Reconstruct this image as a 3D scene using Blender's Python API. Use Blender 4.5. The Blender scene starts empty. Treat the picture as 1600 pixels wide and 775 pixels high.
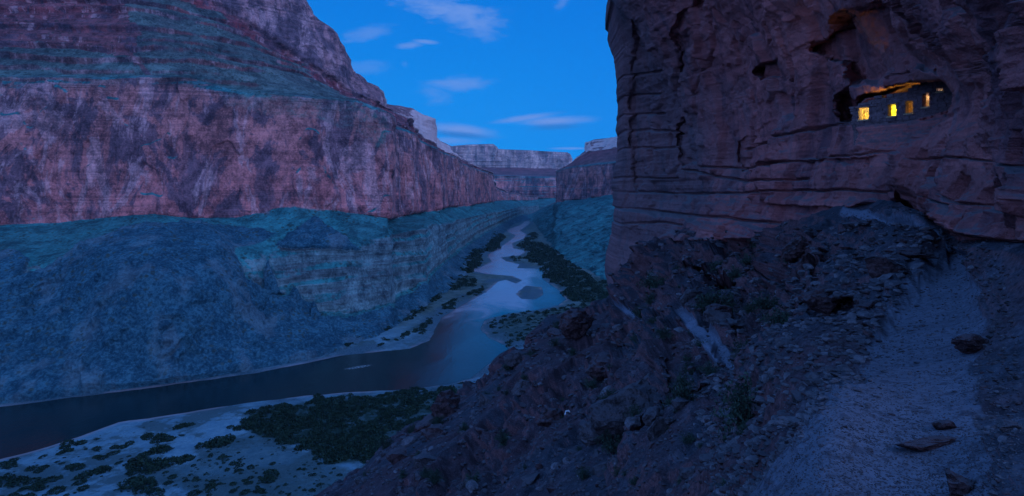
import bpy, math, random
import numpy as np

# ------------------------------------------------------------------ scene, camera, sky, sun
S = bpy.context.scene
C = S.collection
FX, CX, HY, H = 900.0, 800.0, 300.0, 180.0     # focal length (px of 1600), centre, horizon row, eye height over the river
cam_d = bpy.data.cameras.new('camera'); cam = bpy.data.objects.new('camera', cam_d); C.objects.link(cam)
cam.location = (0, 0, H); cam.rotation_euler = (math.radians(90), 0, 0)
cam_d.sensor_width = 36.0; cam_d.lens = 36.0 * FX / 1600.0
cam_d.shift_y = -(387.5 - HY) / 1600.0
cam_d.clip_start = 0.05; cam_d.clip_end = 60000
S.camera = cam
S.view_settings.view_transform = 'Standard'; S.view_settings.look = 'None'
S.view_settings.exposure = 0.0; S.view_settings.gamma = 1.0; S.view_settings.use_curve_mapping = False
S.cycles.max_bounces = 5; S.cycles.diffuse_bounces = 3; S.cycles.glossy_bounces = 2
S.cycles.volume_bounces = 0; S.cycles.volume_max_steps = 64
S.cycles.use_denoising = True

SUN_EL, SUN_AZ = 34.0, 125.0      # degrees; azimuth measured from +Y towards +X (glow over the right-hand rim, a bit behind)
SKY_STRENGTH = 1.0
HAZE = 2.4e-5

class NT:
    """tiny node helper"""
    def __init__(s, tree):
        s.t = tree; s.n = tree.nodes; s.l = tree.links
    def new(s, ty, **kw):
        nd = s.n.new(ty)
        for k, v in kw.items(): setattr(nd, k, v)
        return nd
    def put(s, sock, v):
        if isinstance(v, bpy.types.NodeSocket): s.l.new(v, sock)
        elif v is not None:
            if isinstance(v, (tuple, list)) and sock.type == 'RGBA' and len(v) == 3: v = (*v, 1)
            sock.default_value = v
    def m(s, op, a, b=None, c=None, clamp=False):
        nd = s.new('ShaderNodeMath', operation=op); nd.use_clamp = clamp
        s.put(nd.inputs[0], a); s.put(nd.inputs[1], b); s.put(nd.inputs[2], c)
        return nd.outputs[0]
    def vm(s, op, a, b=None):
        nd = s.new('ShaderNodeVectorMath', operation=op)
        s.put(nd.inputs[0], a); s.put(nd.inputs[1], b)
        return nd.outputs['Value'] if op in ('DOT_PRODUCT', 'LENGTH') else nd.outputs[0]
    def mix(s, f, a, b, mode='MIX'):
        nd = s.new('ShaderNodeMix', data_type='RGBA', blend_type=mode)
        s.put(nd.inputs['Factor'], f)
        s.put(nd.inputs[6], a); s.put(nd.inputs[7], b)
        return nd.outputs[2]
    def noise(s, vec, scale, detail=4, rough=0.55, dist=0.0):
        nd = s.new('ShaderNodeTexNoise'); s.put(nd.inputs['Vector'], vec)
        nd.inputs['Scale'].default_value = scale; nd.inputs['Detail'].default_value = detail
        nd.inputs['Roughness'].default_value = rough; nd.inputs['Distortion'].default_value = dist
        return nd.outputs['Fac']
    def ss(s, v, lo, hi, a=0.0, b=1.0):
        nd = s.new('ShaderNodeMapRange', interpolation_type='SMOOTHSTEP')
        s.put(nd.inputs[0], v)
        nd.inputs[1].default_value = lo; nd.inputs[2].default_value = hi
        nd.inputs[3].default_value = a; nd.inputs[4].default_value = b
        return nd.outputs[0]
    def scale(s, vec, v3):
        nd = s.new('ShaderNodeMapping'); s.put(nd.inputs['Vector'], vec)
        nd.inputs['Scale'].default_value = v3
        return nd.outputs[0]
    def ramp(s, f, stops, interp='LINEAR'):
        nd = s.new('ShaderNodeValToRGB'); s.put(nd.inputs[0], f)
        e = nd.color_ramp.elements; nd.color_ramp.interpolation = interp
        e[0].position = stops[0][0]; e[0].color = (*stops[0][1], 1)
        e[1].position = stops[-1][0]; e[1].color = (*stops[-1][1], 1)
        for p, c in stops[1:-1]:
            x = e.new(p); x.color = (*c, 1)
        return nd.outputs[0]

world = bpy.data.worlds.new("World"); S.world = world; world.use_nodes = True
w = NT(world.node_tree); w.n.clear()
sky = w.new('ShaderNodeTexSky', sky_type='NISHITA'); sky.sun_disc = False
sky.sun_elevation = math.radians(2.0); sky.sun_rotation = math.radians(SUN_AZ); sky.ozone_density = 3.0
tc = w.new('ShaderNodeTexCoord').outputs['Generated']
sx = w.new('ShaderNodeSeparateXYZ'); w.put(sx.inputs[0], tc); dx, dy, dz = sx.outputs
nsk = w.mix(1.0, sky.outputs[0], (0.005, 0.005, 0.005), 'MULTIPLY')     # the sky node at twilight, dimmed
# deep twilight blue, paler to the horizon, mauve afterglow behind and overhead
el = w.ss(dz, -0.02, 0.42)
base = w.mix(el, (0.0, 0.31, 0.94), (0.0, 0.175, 0.72))
east = w.ss(dx, -0.1, 0.35)
base = w.mix(w.m('MULTIPLY', east, 0.35), base, (0.0, 0.17, 0.75))
glow = w.ss(dy, 0.45, -0.5)
gcol = w.mix(w.ss(dz, 0.0, 0.9), (0.40, 0.62, 1.55), (0.14, 0.40, 1.15))
base = w.mix(w.m('MULTIPLY', glow, 0.95), base, gcol)
hi = w.ss(dz, 0.36, 0.60)
base = w.mix(w.m('MULTIPLY', hi, 0.8), base, (0.16, 0.42, 1.15))
base = w.mix(1.0, base, nsk, 'ADD')
# wispy clouds, each fixed to its own bearing and elevation
ysafe = w.m('MAXIMUM', dy, 0.05)
u = w.m('DIVIDE', dx, ysafe); v = w.m('DIVIDE', dz, ysafe)
cuv = w.new('ShaderNodeCombineXYZ'); w.put(cuv.inputs[0], u); w.put(cuv.inputs[1], v)
cs = w.scale(cuv.outputs[0], (1.0, 2.6, 1.0))
n1 = w.noise(cs, 9.0, 7, 0.62, 0.6); n2 = w.noise(cs, 30.0, 6, 0.6, 0.8)
tex = w.m('ADD', w.m('MULTIPLY', n1, 0.65), w.m('MULTIPLY', n2, 0.35))
frontm = w.ss(dy, 0.1, 0.2)
def blob(px, py, rx, ry, ang, amp, soft=1.0):
    a = math.radians(ang); cu, cv = (px - CX) / FX, (HY - py) / FX
    du = w.m('SUBTRACT', u, cu); dv = w.m('SUBTRACT', v, cv)
    p = w.m('ADD', w.m('MULTIPLY', du, math.cos(a) * FX / rx), w.m('MULTIPLY', dv, math.sin(a) * FX / rx))
    q = w.m('ADD', w.m('MULTIPLY', du, -math.sin(a) * FX / ry), w.m('MULTIPLY', dv, math.cos(a) * FX / ry))
    r = w.m('SQRT', w.m('ADD', w.m('MULTIPLY', p, p), w.m('MULTIPLY', q, q)))
    r = w.m('ADD', r, w.m('MULTIPLY', w.m('SUBTRACT', tex, 0.5), -3.2 * soft))
    return w.m('MULTIPLY', w.ss(r, 1.15, 0.1), amp)
clouds = [(700, 16, 88, 30, -14, .72, 1.1), (660, 2, 35, 16, 0, .5, 1), (752, 44, 34, 17, -40, .45, 1), (575, 52, 42, 12, 12, .40, 1), (640, 71, 22, 6, 5, .55, .6),
          (664, 65, 20, 4, -5, .65, .6), (714, 130, 60, 13, 2, .60, .8), (675, 145, 32, 18, -20, .33, 1), (632, 100, 7, 8, 0, .14, .6), (572, 105, 50, 14, 0, .26, 1),
          (722, 203, 66, 11, -7, .85, .35), (700, 220, 60, 8, 0, .55, .4), (822, 184, 62, 6, 8, .75, .35), (868, 189, 66, 9, 2, .85, .35), (890, 232, 40, 3, 0, .6, .4),
          (878, 6, 22, 9, 40, .35, 1)]
tot = None
for b in clouds:
    f = blob(*b); tot = f if tot is None else w.m('MAXIMUM', tot, f)
tot = w.m('MULTIPLY', tot, frontm)
col = w.mix(tot, base, (0.185, 0.34, 0.80))
sh = None                                                          # grey-blue bellies of the two lens clouds
for b in [(722, 211, 58, 7, -5, .8, .35), (870, 198, 55, 7, 2, .65, .35)]:
    f = blob(*b); sh = f if sh is None else w.m('MAXIMUM', sh, f)
col = w.mix(w.m('MULTIPLY', sh, frontm), col, (0.025, 0.19, 0.60))
bg = w.new('ShaderNodeBackground'); w.put(bg.inputs[0], col); bg.inputs[1].default_value = SKY_STRENGTH
wo = w.new('ShaderNodeOutputWorld'); w.l.new(bg.outputs[0], wo.inputs[0])

sun_d = bpy.data.lights.new('afterglow', 'SUN'); sun_d.energy = 1.1; sun_d.angle = math.radians(22)
sun_d.color = (0.48, 0.53, 1.0)
sun = bpy.data.objects.new('afterglow', sun_d); C.objects.link(sun)
sun.rotation_euler = (math.radians(90 - SUN_EL), 0, math.radians(180 - SUN_AZ))

# ------------------------------------------------------------------ maths helpers
rs = np.random.RandomState(7)
PERM = np.concatenate([rs.permutation(256)] * 3).astype(np.int32)
RV = rs.rand(256).astype(np.float32)
def vnoise(x, y, z):
    xi = np.floor(x).astype(np.int64); yi = np.floor(y).astype(np.int64); zi = np.floor(z).astype(np.int64)
    fx = (x - xi).astype(np.float32); fy = (y - yi).astype(np.float32); fz = (z - zi).astype(np.float32)
    fx = fx * fx * (3 - 2 * fx); fy = fy * fy * (3 - 2 * fy); fz = fz * fz * (3 - 2 * fz)
    xi &= 255; yi &= 255; zi &= 255
    def h(a, b, c): return RV[PERM[PERM[PERM[(a & 255)] + (b & 255)] + (c & 255)]]
    x1, y1, z1 = xi + 1, yi + 1, zi + 1
    c00 = h(xi, yi, zi) * (1 - fx) + h(x1, yi, zi) * fx
    c10 = h(xi, y1, zi) * (1 - fx) + h(x1, y1, zi) * fx
    c01 = h(xi, yi, z1) * (1 - fx) + h(x1, yi, z1) * fx
    c11 = h(xi, y1, z1) * (1 - fx) + h(x1, y1, z1) * fx
    return (c00 * (1 - fy) + c10 * fy) * (1 - fz) + (c01 * (1 - fy) + c11 * fy) * fz
def fbm(P, scale, octs=4, rough=0.5, sz=1.0, ridged=False, off=0.0, sx_=1.0, sy_=1.0):
    """P (...,3); scale = wavelength in metres; returns about -1..1"""
    x = P[..., 0] / scale / sx_ + off; y = P[..., 1] / scale / sy_ + off * 1.7; z = P[..., 2] / scale / sz + off * .3
    t = 0; a = 1.0; s = 0
    for _ in range(octs):
        n = vnoise(x, y, z) * 2 - 1
        if ridged: n = 1 - 2 * np.abs(n)
        t = t + a * n; s += a; a *= rough
        x, y, z = x * 2.03 + 11.3, y * 2.03 + 5.1, z * 2.03 + 7.7
    return t / s
def sstep(x, a, b):
    t = np.clip((x - a) / (b - a), 0, 1); return t * t * (3 - 2 * t)
def W(px, py, Y):
    px = np.asarray(px, float); py = np.asarray(py, float); Y = np.asarray(Y, float)
    return np.stack(np.broadcast_arrays((px - CX) * Y / FX, Y, H + (HY - py) * Y / FX), -1)
def sdist(px, py, poly, closed=True):
    """signed distance (negative inside) to a polygon, arrays px, py"""
    d = np.full(px.shape, 1e12); inside = np.zeros(px.shape, bool); n = len(poly)
    for i in range(n if closed else n - 1):
        ax, ay = poly[i]; bx, by = poly[(i + 1) % n]
        ex, ey = bx - ax, by - ay; wx, wy = px - ax, py - ay
        t = np.clip((wx * ex + wy * ey) / (ex * ex + ey * ey + 1e-9), 0, 1)
        d = np.minimum(d, (wx - ex * t) ** 2 + (wy - ey * t) ** 2)
        if closed and by != ay:
            c = ((ay <= py) != (by <= py)) & (px < (bx - ax) * (py - ay) / (by - ay) + ax)
            inside ^= c
    d = np.sqrt(d)
    return np.where(inside, -d, d) if closed else d
def tps(pts):
    p = np.array(pts, float); xy = p[:, :2] / 100.0; v = np.log(p[:, 2]); n = len(p)
    def k(r2): return 0.5 * r2 * np.log(r2 + 1e-9)
    r2 = ((xy[:, None] - xy[None]) ** 2).sum(-1)
    K = k(r2) + np.eye(n) * 0.02; Q = np.c_[np.ones(n), xy]
    A = np.block([[K, Q], [Q.T, np.zeros((3, 3))]])
    s = np.linalg.solve(A, np.r_[v, 0, 0, 0])
    def f(px, py):
        x = px / 100.0; y = py / 100.0
        o = s[n] + s[n + 1] * x + s[n + 2] * y
        for i in range(n): o = o + s[i] * k((x - xy[i, 0]) ** 2 + (y - xy[i, 1]) ** 2)
        return o
    return f
def normals(P):
    du = np.gradient(P, axis=1); dv = np.gradient(P, axis=0)
    n = np.cross(du, dv); n /= np.linalg.norm(n, axis=-1, keepdims=True) + 1e-9
    return n
def face_cam(P, N):
    to = np.array([0, 0, H]) - P
    s = np.sign((to * N).sum(-1, keepdims=True)); s[s == 0] = 1
    # use one overall sign so neighbouring vertices agree
    return N * (1 if s.mean() > 0 else -1)

def link(name, me, mat, parent=None, loc=None):
    o = bpy.data.objects.new(name, me); C.objects.link(o)
    if mat and not me.materials: me.materials.append(mat)
    if parent: o.parent = parent
    if loc is not None: o.location = loc
    return o
def tag(o, label=None, cat=None, group=None, kind=None):
    if label: o['label'] = label
    if cat: o['category'] = cat
    if group: o['group'] = group
    if kind: o['kind'] = kind
    return o
def raw_mesh(name, V, F, smooth=True):
    """V (n,3), F (m,k) numpy"""
    me = bpy.data.meshes.new(name)
    V = np.ascontiguousarray(V, np.float32); F = np.ascontiguousarray(F, np.int32); k = F.shape[1]
    me.vertices.add(len(V)); me.vertices.foreach_set('co', V.ravel())
    me.loops.add(F.size); me.loops.foreach_set('vertex_index', F.ravel())
    me.polygons.add(len(F)); me.polygons.foreach_set('loop_start', np.arange(0, F.size, k, dtype=np.int32))
    me.polygons.foreach_set('use_smooth', np.full(len(F), smooth))
    me.update(calc_edges=True)
    return me
def grid_mesh(name, P, smooth=True, attrs=None, flip=False):
    R, K = P.shape[:2]; idx = np.arange(R * K).reshape(R, K)
    q = [idx[:-1, :-1], idx[:-1, 1:], idx[1:, 1:], idx[1:, :-1]]
    if flip: q = q[::-1]
    me = raw_mesh(name, P.reshape(-1, 3), np.stack(q, -1).reshape(-1, 4), smooth)
    for k, a in (attrs or {}).items():
        at = me.attributes.new(k, 'FLOAT', 'POINT'); at.data.foreach_set('value', np.ascontiguousarray(a, np.float32).ravel())
    return me

def interp_c(cols, pts):
    p = np.array(pts, float); px = p[:, 0]
    return np.interp(cols, px, p[:, 1]), np.exp(np.interp(cols, px, np.log(p[:, 2])))
def sheet(cols, contours, rows):
    """each contour: (px, py, depth) knots; rows between; returns P and band index"""
    ends = []
    for c in contours:
        py, Y = interp_c(cols, c); ends.append(W(cols, py, Y))
    P = []; B = []
    for i, n in enumerate(rows):
        for t in np.linspace(0, 1, n, endpoint=(i == len(rows) - 1)):
            P.append(ends[i] * (1 - t) + ends[i + 1] * t); B.append(i + t)
    P = np.array(P); B = np.repeat(np.array(B)[:, None], len(cols), 1)
    return P, B
def strata(P, h, octs=5, off=0.0, rough=.6, warp=2.0):
    Q = P.copy(); Q[..., 2] = Q[..., 2] + warp * fbm(P, h * 14, 2, off=off + 3)
    return fbm(Q, h, octs, rough, off=off, sx_=60, sy_=60)

# ------------------------------------------------------------------ materials
def mat_base(name):
    m = bpy.data.materials.new(name); m.use_nodes = True
    n = NT(m.node_tree); n.n.clear()
    b = n.new('ShaderNodeBsdfPrincipled'); o = n.new('ShaderNodeOutputMaterial'); n.l.new(b.outputs[0], o.inputs[0])
    b.inputs['Roughness'].default_value = 0.95; b.inputs['Specular IOR Level'].default_value = 0.1
    pos = n.new('ShaderNodeNewGeometry').outputs['Position']
    return m, n, b, pos
def attr(n, name):
    a = n.new('ShaderNodeAttribute'); a.attribute_name = name; return a.outputs['Fac']
def bump(n, b, h, dist, strength=1.0):
    bn = n.new('ShaderNodeBump'); n.put(bn.inputs['Height'], h); bn.inputs['Distance'].default_value = dist
    bn.inputs['Strength'].default_value = strength; n.l.new(bn.outputs[0], b.inputs['Normal'])
def up(n):
    g = n.new('ShaderNodeNewGeometry'); s = n.new('ShaderNodeSeparateXYZ'); n.l.new(g.outputs['Normal'], s.inputs[0]); return s.outputs[2]

def far_rock(name, sc=1.0, far=False):
    """canyon wall: colour follows the rock layer (attribute band), scree on flat-lying parts"""
    m, n, b, pos = mat_base(name)
    band = attr(n, 'band'); cov = attr(n, 'scree')
    big = n.noise(pos, 0.012 / sc, 4, 0.6); med = n.noise(pos, 0.06 / sc, 5, 0.65); fine = n.noise(pos, 0.35 / sc, 4, 0.7)
    bw = n.m('ADD', band, n.m('MULTIPLY', n.m('SUBTRACT', med, 0.5), 0.10))
    f = n.m('DIVIDE', bw, 7.0)
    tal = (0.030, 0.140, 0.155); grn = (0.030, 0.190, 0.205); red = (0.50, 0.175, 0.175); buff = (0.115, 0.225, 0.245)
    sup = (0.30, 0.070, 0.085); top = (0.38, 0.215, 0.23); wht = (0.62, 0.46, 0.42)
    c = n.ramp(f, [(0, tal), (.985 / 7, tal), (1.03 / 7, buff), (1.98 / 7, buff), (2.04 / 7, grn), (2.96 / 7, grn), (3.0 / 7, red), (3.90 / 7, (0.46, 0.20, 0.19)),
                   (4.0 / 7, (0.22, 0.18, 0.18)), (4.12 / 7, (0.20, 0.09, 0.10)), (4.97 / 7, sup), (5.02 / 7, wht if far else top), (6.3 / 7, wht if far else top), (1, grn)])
    # dark varnish and wash streaks running down the cliffs
    sv = n.scale(pos, (1, 1, 0.16)); st = n.noise(n.scale(pos, (1, 1, .3)), 0.04 / sc, 6, 0.66, 0.6); st2 = n.noise(n.scale(pos, (1, 1, .65)), 0.013 / sc, 7, 0.68, 1.2)
    cliff = n.m('MULTIPLY', n.ss(bw, 2.9, 3.05), n.ss(up(n), 0.75, 0.45))
    va = n.m('MAXIMUM', n.ss(st, 0.53, 0.60, 0, .75), n.ss(st2, 0.50, 0.545))
    c = n.mix(n.m('MULTIPLY', n.m('MULTIPLY', va, cliff), 0.80), c, (0.105, 0.085, 0.120))
    pale = n.ss(n.noise(n.scale(pos, (1, 1, .35)), 0.020 / sc, 7, 0.7, 1.4), 0.52, 0.58)
    c = n.mix(n.m('MULTIPLY', n.m('MULTIPLY', pale, cliff), 0.55), c, (0.56, 0.36, 0.38))
    # bed-by-bed tint
    lay = n.noise(n.scale(pos, (0.02, 0.02, 1)), 0.17 / sc, 6, 0.75)
    inred = n.m('MULTIPLY', n.ss(bw, 3.08, 3.22), n.ss(bw, 3.95, 3.80))
    lm = n.m('MULTIPLY', n.m('MULTIPLY', n.ss(n.noise(pos, 0.010 / sc, 4, .6, .5), .38, .58, .25, 1.0), n.ss(cov, .55, .4)), n.m('SUBTRACT', 1.0, n.m('MULTIPLY', inred, .38)))
    c = n.mix(n.m('MULTIPLY', n.ss(lay, 0.44, 0.58, 0, 0.75), lm), c, n.mix(0.75, c, (0.045, 0.045, 0.065)))
    # scree and brush wherever the surface lies back
    upz = n.m('ADD', up(n), n.m('MULTIPLY', n.m('SUBTRACT', fine, 0.5), 0.35))
    flat = n.ss(upz, 0.42, 0.66)
    hi_z = n.ss(bw, 3.95, 4.15)
    gm = attr(n, 'green'); gmn = n.ss(n.m('ADD', gm, n.m('MULTIPLY', n.m('SUBTRACT', med, .5), 1.1)), .35, .62)
    scr = n.mix(hi_z, n.mix(n.ss(big, .4, .6), tal, grn), (0.13, 0.058, 0.070))
    c = n.mix(n.m('MULTIPLY', flat, n.mix(hi_z, (1, 1, 1), (.45, .45, .45))), c, scr)
    c = n.mix(n.m('MULTIPLY', gmn, n.ss(upz, .12, .50, .2, .8)), c, n.mix(n.ss(big, .4, .6), (0.050, 0.110, 0.110), (0.075, 0.165, 0.155)))
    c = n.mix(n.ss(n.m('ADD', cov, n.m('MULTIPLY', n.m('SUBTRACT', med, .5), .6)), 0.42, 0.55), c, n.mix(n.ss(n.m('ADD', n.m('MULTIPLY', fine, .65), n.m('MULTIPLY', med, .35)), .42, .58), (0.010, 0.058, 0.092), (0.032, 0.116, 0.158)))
    # speckle of bushes and boulders
    vo = n.new('ShaderNodeTexVoronoi'); n.put(vo.inputs['Vector'], pos); vo.inputs['Scale'].default_value = 0.15 / sc
    c = n.mix(n.m('MULTIPLY', n.m('MULTIPLY', n.ss(cov, .4, .5), n.ss(n.noise(n.scale(pos, (1, 1, .25)), .02 / sc, 5, .6), .52, .62)), .5), c, (0.10, 0.17, 0.20))
    sp = n.m('MULTIPLY', n.ss(vo.outputs['Distance'], 0.42, 0.22), n.ss(n.noise(pos, .03 / sc, 3, .6), 0.42, 0.56))
    c = n.mix(n.m('MULTIPLY', n.m('MULTIPLY', sp, 0.8), n.ss(up(n), 0.3, 0.6)), c, (0.03, 0.05, 0.045))
    vf = n.noise(n.scale(pos, (1, 1, 0.35)), 0.14 / sc, 5, 0.62)
    rag = n.m('ADD', n.m('ADD', n.m('MULTIPLY', fine, .26), n.m('MULTIPLY', med, .30)), n.m('ADD', n.m('MULTIPLY', vf, .12), n.m('MULTIPLY', n.noise(pos, 0.022 / sc, 6, .68, .5), .32)))
    c = n.mix(n.m('SUBTRACT', .9, n.m('MULTIPLY', n.ss(cov, .4, .6), .5)), c, n.mix(n.ss(rag, .40, .61), (0.22, 0.24, 0.29), (1.5, 1.45, 1.4)), 'MULTIPLY')
    yy = n.new('ShaderNodeSeparateXYZ'); n.put(yy.inputs[0], pos)
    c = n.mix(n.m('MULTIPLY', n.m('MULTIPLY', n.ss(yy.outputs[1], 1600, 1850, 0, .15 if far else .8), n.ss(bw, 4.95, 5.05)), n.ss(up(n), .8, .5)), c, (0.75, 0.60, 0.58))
    n.put(b.inputs['Base Color'], c)
    hgt = n.m('ADD', n.m('ADD', n.m('MULTIPLY', fine, 1.0), n.m('MULTIPLY', med, 1.6)), n.m('MULTIPLY', n.m('MULTIPLY', lay, lm), 1.6))
    bump(n, b, hgt, 2.6 * sc, 0.85)
    return m

def near_rock():
    m, n, b, pos = mat_base('dark_limestone')
    big = n.noise(pos, 0.09, 5, 0.6, 0.5); med = n.noise(pos, 0.7, 6, 0.65); fine = n.noise(pos, 6.0, 5, 0.7)
    c = n.mix(n.ss(big, 0.38, 0.62), (0.40, 0.140, 0.140), (0.58, 0.200, 0.190))
    sv = n.scale(pos, (1, 1, 0.2)); st = n.noise(sv, 0.35, 6, 0.66, 0.6)
    c = n.mix(n.ss(st, 0.50, 0.66, 0, 0.65), c, (0.06, 0.05, 0.075))
    c = n.mix(n.ss(n.noise(sv, 0.22, 5, 0.6, 1.0), 0.55, 0.68, 0, 0.5), c, (0.27, 0.19, 0.21))
    # greyer, bluer beds on the outer corner of the cliff
    far_ = n.new('ShaderNodeSeparateXYZ'); n.put(far_.inputs[0], pos)
    fy = n.m('ADD', far_.outputs[1], n.m('MULTIPLY', n.m('SUBTRACT', big, .5), 40))
    c = n.mix(n.ss(fy, 50, 68, 0, 0.7), c, (0.10, 0.11, 0.13))
    lay = n.noise(n.scale(pos, (0.03, 0.03, 1)), 1.1, 6, 0.75)
    c = n.mix(n.ss(lay, 0.42, 0.60, 0, 0.55), c, n.mix(0.6, c, (0.035, 0.03, 0.04)))
    dust = n.ss(n.m('ADD', up(n), n.m('MULTIPLY', n.m('SUBTRACT', fine, .5), .5)), 0.52, 0.88)
    c = n.mix(n.m('MULTIPLY', dust, 0.7), c, (0.13, 0.15, 0.17))
    c = n.mix(0.5, c, n.mix(n.m('ADD', n.m('MULTIPLY', med, .6), n.m('MULTIPLY', fine, .4)), (0.3, 0.3, 0.3), (1.65, 1.65, 1.65)), 'MULTIPLY')
    n.put(b.inputs['Base Color'], c)
    vo = n.new('ShaderNodeTexVoronoi', feature='DISTANCE_TO_EDGE'); n.put(vo.inputs['Vector'], n.vm('ADD', n.scale(pos, (1, 1, 1.7)), n.scale(n.new('ShaderNodeTexNoise').outputs['Color'], (.3, .3, .3))))
    vo.inputs['Scale'].default_value = 0.9
    crack = n.ss(vo.outputs['Distance'], 0.0, 0.02)
    hgt = n.m('ADD', n.m('ADD', n.m('MULTIPLY', med, 1.2), n.m('MULTIPLY', fine, .45)), n.m('ADD', n.m('MULTIPLY', crack, .0), n.m('MULTIPLY', lay, .4)))
    bump(n, b, hgt, 0.30, 1.0)
    return m

def near_ground():
    m, n, b, pos = mat_base('scree_ground')
    tr = attr(n, 'trail'); big = n.noise(pos, 0.16, 6, 0.68, .5); med = n.noise(pos, 1.2, 6, 0.7); fine = n.noise(pos, 12, 5, 0.7)
    c = n.mix(n.ss(big, 0.40, 0.60), (0.036, 0.042, 0.056), (0.060, 0.038, 0.046))
    c = n.mix(n.ss(med, 0.55, 0.7, 0, 0.5), c, (0.11, 0.10, 0.12))
    steep = n.ss(up(n), 0.72, 0.45)
    c = n.mix(n.m('MULTIPLY', steep, .8), c, (0.125, 0.062, 0.066))
    c = n.mix(n.ss(n.m('ADD', tr, n.m('MULTIPLY', n.m('SUBTRACT', med, .5), .5)), .3, .7, 0, .85), c, (0.115, 0.132, 0.172))
    dw = n.vm('ADD', pos, n.scale(n.new('ShaderNodeTexNoise').outputs['Color'], (.0, .0, .0)))
    c = n.mix(n.ss(tr, 1.05, 1.5, 0, .9), c, (0.15, 0.175, 0.23))
    g1 = n.noise(pos, 28, 3, .6); g2 = n.noise(pos, 75, 2, .6)
    c = n.mix(n.ss(n.noise(pos, 9, 2, .5), .55, .68, 0, .55), c, (0.03, 0.032, 0.045))
    c = n.mix(n.ss(g1, .56, .66, 0, .25), c, (0.14, 0.15, 0.18))
    c = n.mix(n.m('SUBTRACT', .8, n.m('MULTIPLY', n.m('MINIMUM', tr, 1.0), .45)), c, n.mix(n.ss(n.m('ADD', n.m('MULTIPLY', med, .4), n.m('MULTIPLY', fine, .6)), .3, .7), (0.15, 0.15, 0.17), (1.8, 1.8, 1.8)), 'MULTIPLY')
    n.put(b.inputs['Base Color'], c)
    hgt = n.m('ADD', n.m('ADD', med, n.m('MULTIPLY', fine, .6)), n.m('ADD', n.m('MULTIPLY', g1, .35), n.m('MULTIPLY', g2, .15)))
    bump(n, b, hgt, 0.028, .8)
    return m

def floor_mat():
    m, n, b, pos = mat_base('sandy_flat')
    sd = attr(n, 'shore'); big = n.noise(pos, 0.018, 5, 0.65, .5); med = n.noise(pos, 0.12, 6, 0.7); fine = n.noise(pos, 0.7, 5, .7)
    sand = n.mix(n.ss(med, .35, .65), (0.075, 0.18, 0.24), (0.135, 0.265, 0.32))
    far_y = n.new('ShaderNodeSeparateXYZ'); n.put(far_y.inputs[0], pos)
    brush = (0.035, 0.075, 0.085)
    c = n.mix(n.ss(n.m('ADD', big, n.m('MULTIPLY', n.m('SUBTRACT', med, .5), .7)), 0.44, 0.58, 0, .85), sand, brush)
    c = n.mix(n.ss(far_y.outputs[1], 620, 900, 0, .75), c, n.mix(n.ss(med, .4, .6), (0.035, 0.065, 0.05), (0.10, 0.14, 0.12)))
    c = n.mix(n.m('MULTIPLY', attr(n, 'brush'), n.ss(n.m('ADD', n.m('MULTIPLY', med, .5), n.m('MULTIPLY', big, .5)), .60, .46, .25, 1)), c, n.mix(fine, (0.005, 0.018, 0.014), (0.016, 0.045, 0.036)))
    edge = n.m('MULTIPLY', n.ss(sd, 7, 1.5), n.ss(n.noise(pos, 0.02, 3, .5), .38, .5))
    c = n.mix(n.m('MULTIPLY', edge, .6), c, (0.30, 0.24, 0.26))
    bank = n.m('MULTIPLY', n.ss(sd, 32, 18), n.ss(n.noise(pos, 0.016, 4, .6), .42, .56, .25, 1))
    c = n.mix(n.m('MULTIPLY', bank, n.ss(far_y.outputs[1], 470, 500)), c, n.mix(n.ss(fine, .4, .6), (0.02, 0.075, 0.10), (0.07, 0.12, 0.15)))
    c = n.mix(n.ss(sd, .9, -.2), c, (0.03, 0.03, 0.035))
    c = n.mix(.5, c, n.mix(fine, (0.4, .4, .4), (1.5, 1.5, 1.5)), 'MULTIPLY')
    n.put(b.inputs['Base Color'], c)
    bump(n, b, n.m('ADD', med, n.m('MULTIPLY', fine, .8)), 1.8, .9)
    return m

def water_mat():
    m, n, b, pos = mat_base('river_water')
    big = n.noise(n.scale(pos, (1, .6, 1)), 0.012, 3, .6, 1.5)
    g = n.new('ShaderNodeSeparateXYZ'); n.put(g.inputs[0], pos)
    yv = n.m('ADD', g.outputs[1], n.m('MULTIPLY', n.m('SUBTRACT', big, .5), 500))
    silt_sheen = n.m('MULTIPLY', n.ss(yv, 800, 1000), n.ss(n.m('ADD', n.m('DIVIDE', g.outputs[0], g.outputs[1]), n.m('MULTIPLY', n.m('SUBTRACT', big, .5), .06)), .045, .02))
    n.put(b.inputs['Base Color'], n.mix(silt_sheen, n.mix(big, (0.002, 0.010, 0.012), (0.006, 0.016, 0.018)), (0.23, 0.21, 0.245)))  # pale reach: silty tone with the sky's reflection painted into the base colour
    fx_ = n.m('DIVIDE', n.m('ADD', g.outputs[0], 158.0), 16.0); fy_ = n.m('DIVIDE', n.m('SUBTRACT', n.m('SUBTRACT', g.outputs[1], 592.0), n.m('MULTIPLY', n.m('ADD', g.outputs[0], 158.0), .55)), 6.0)
    fr = n.m('SQRT', n.m('ADD', n.m('MULTIPLY', fx_, fx_), n.m('MULTIPLY', fy_, fy_)))
    foam = n.m('MULTIPLY', n.ss(fr, 1.0, .4), n.ss(n.noise(pos, .7, 4, .7), .50, .58))
    cb_ = b.inputs['Base Color'].links[0].from_socket
    n.put(b.inputs['Base Color'], n.mix(foam, cb_, (0.30, 0.38, 0.42)))
    b.inputs['Roughness'].default_value = 0.16; b.inputs['IOR'].default_value = 1.37; b.inputs['Specular IOR Level'].default_value = 0.5
    n.put(b.inputs['Roughness'], n.ss(big, .35, .65, .08, .20))
    r = n.m('ADD', n.noise(pos, 0.25, 4, .6), n.m('MULTIPLY', n.noise(n.scale(pos, (1, .4, 1)), .05, 3, .6, 1), 2))
    bump(n, b, r, .5, .35)
    return m

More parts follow.
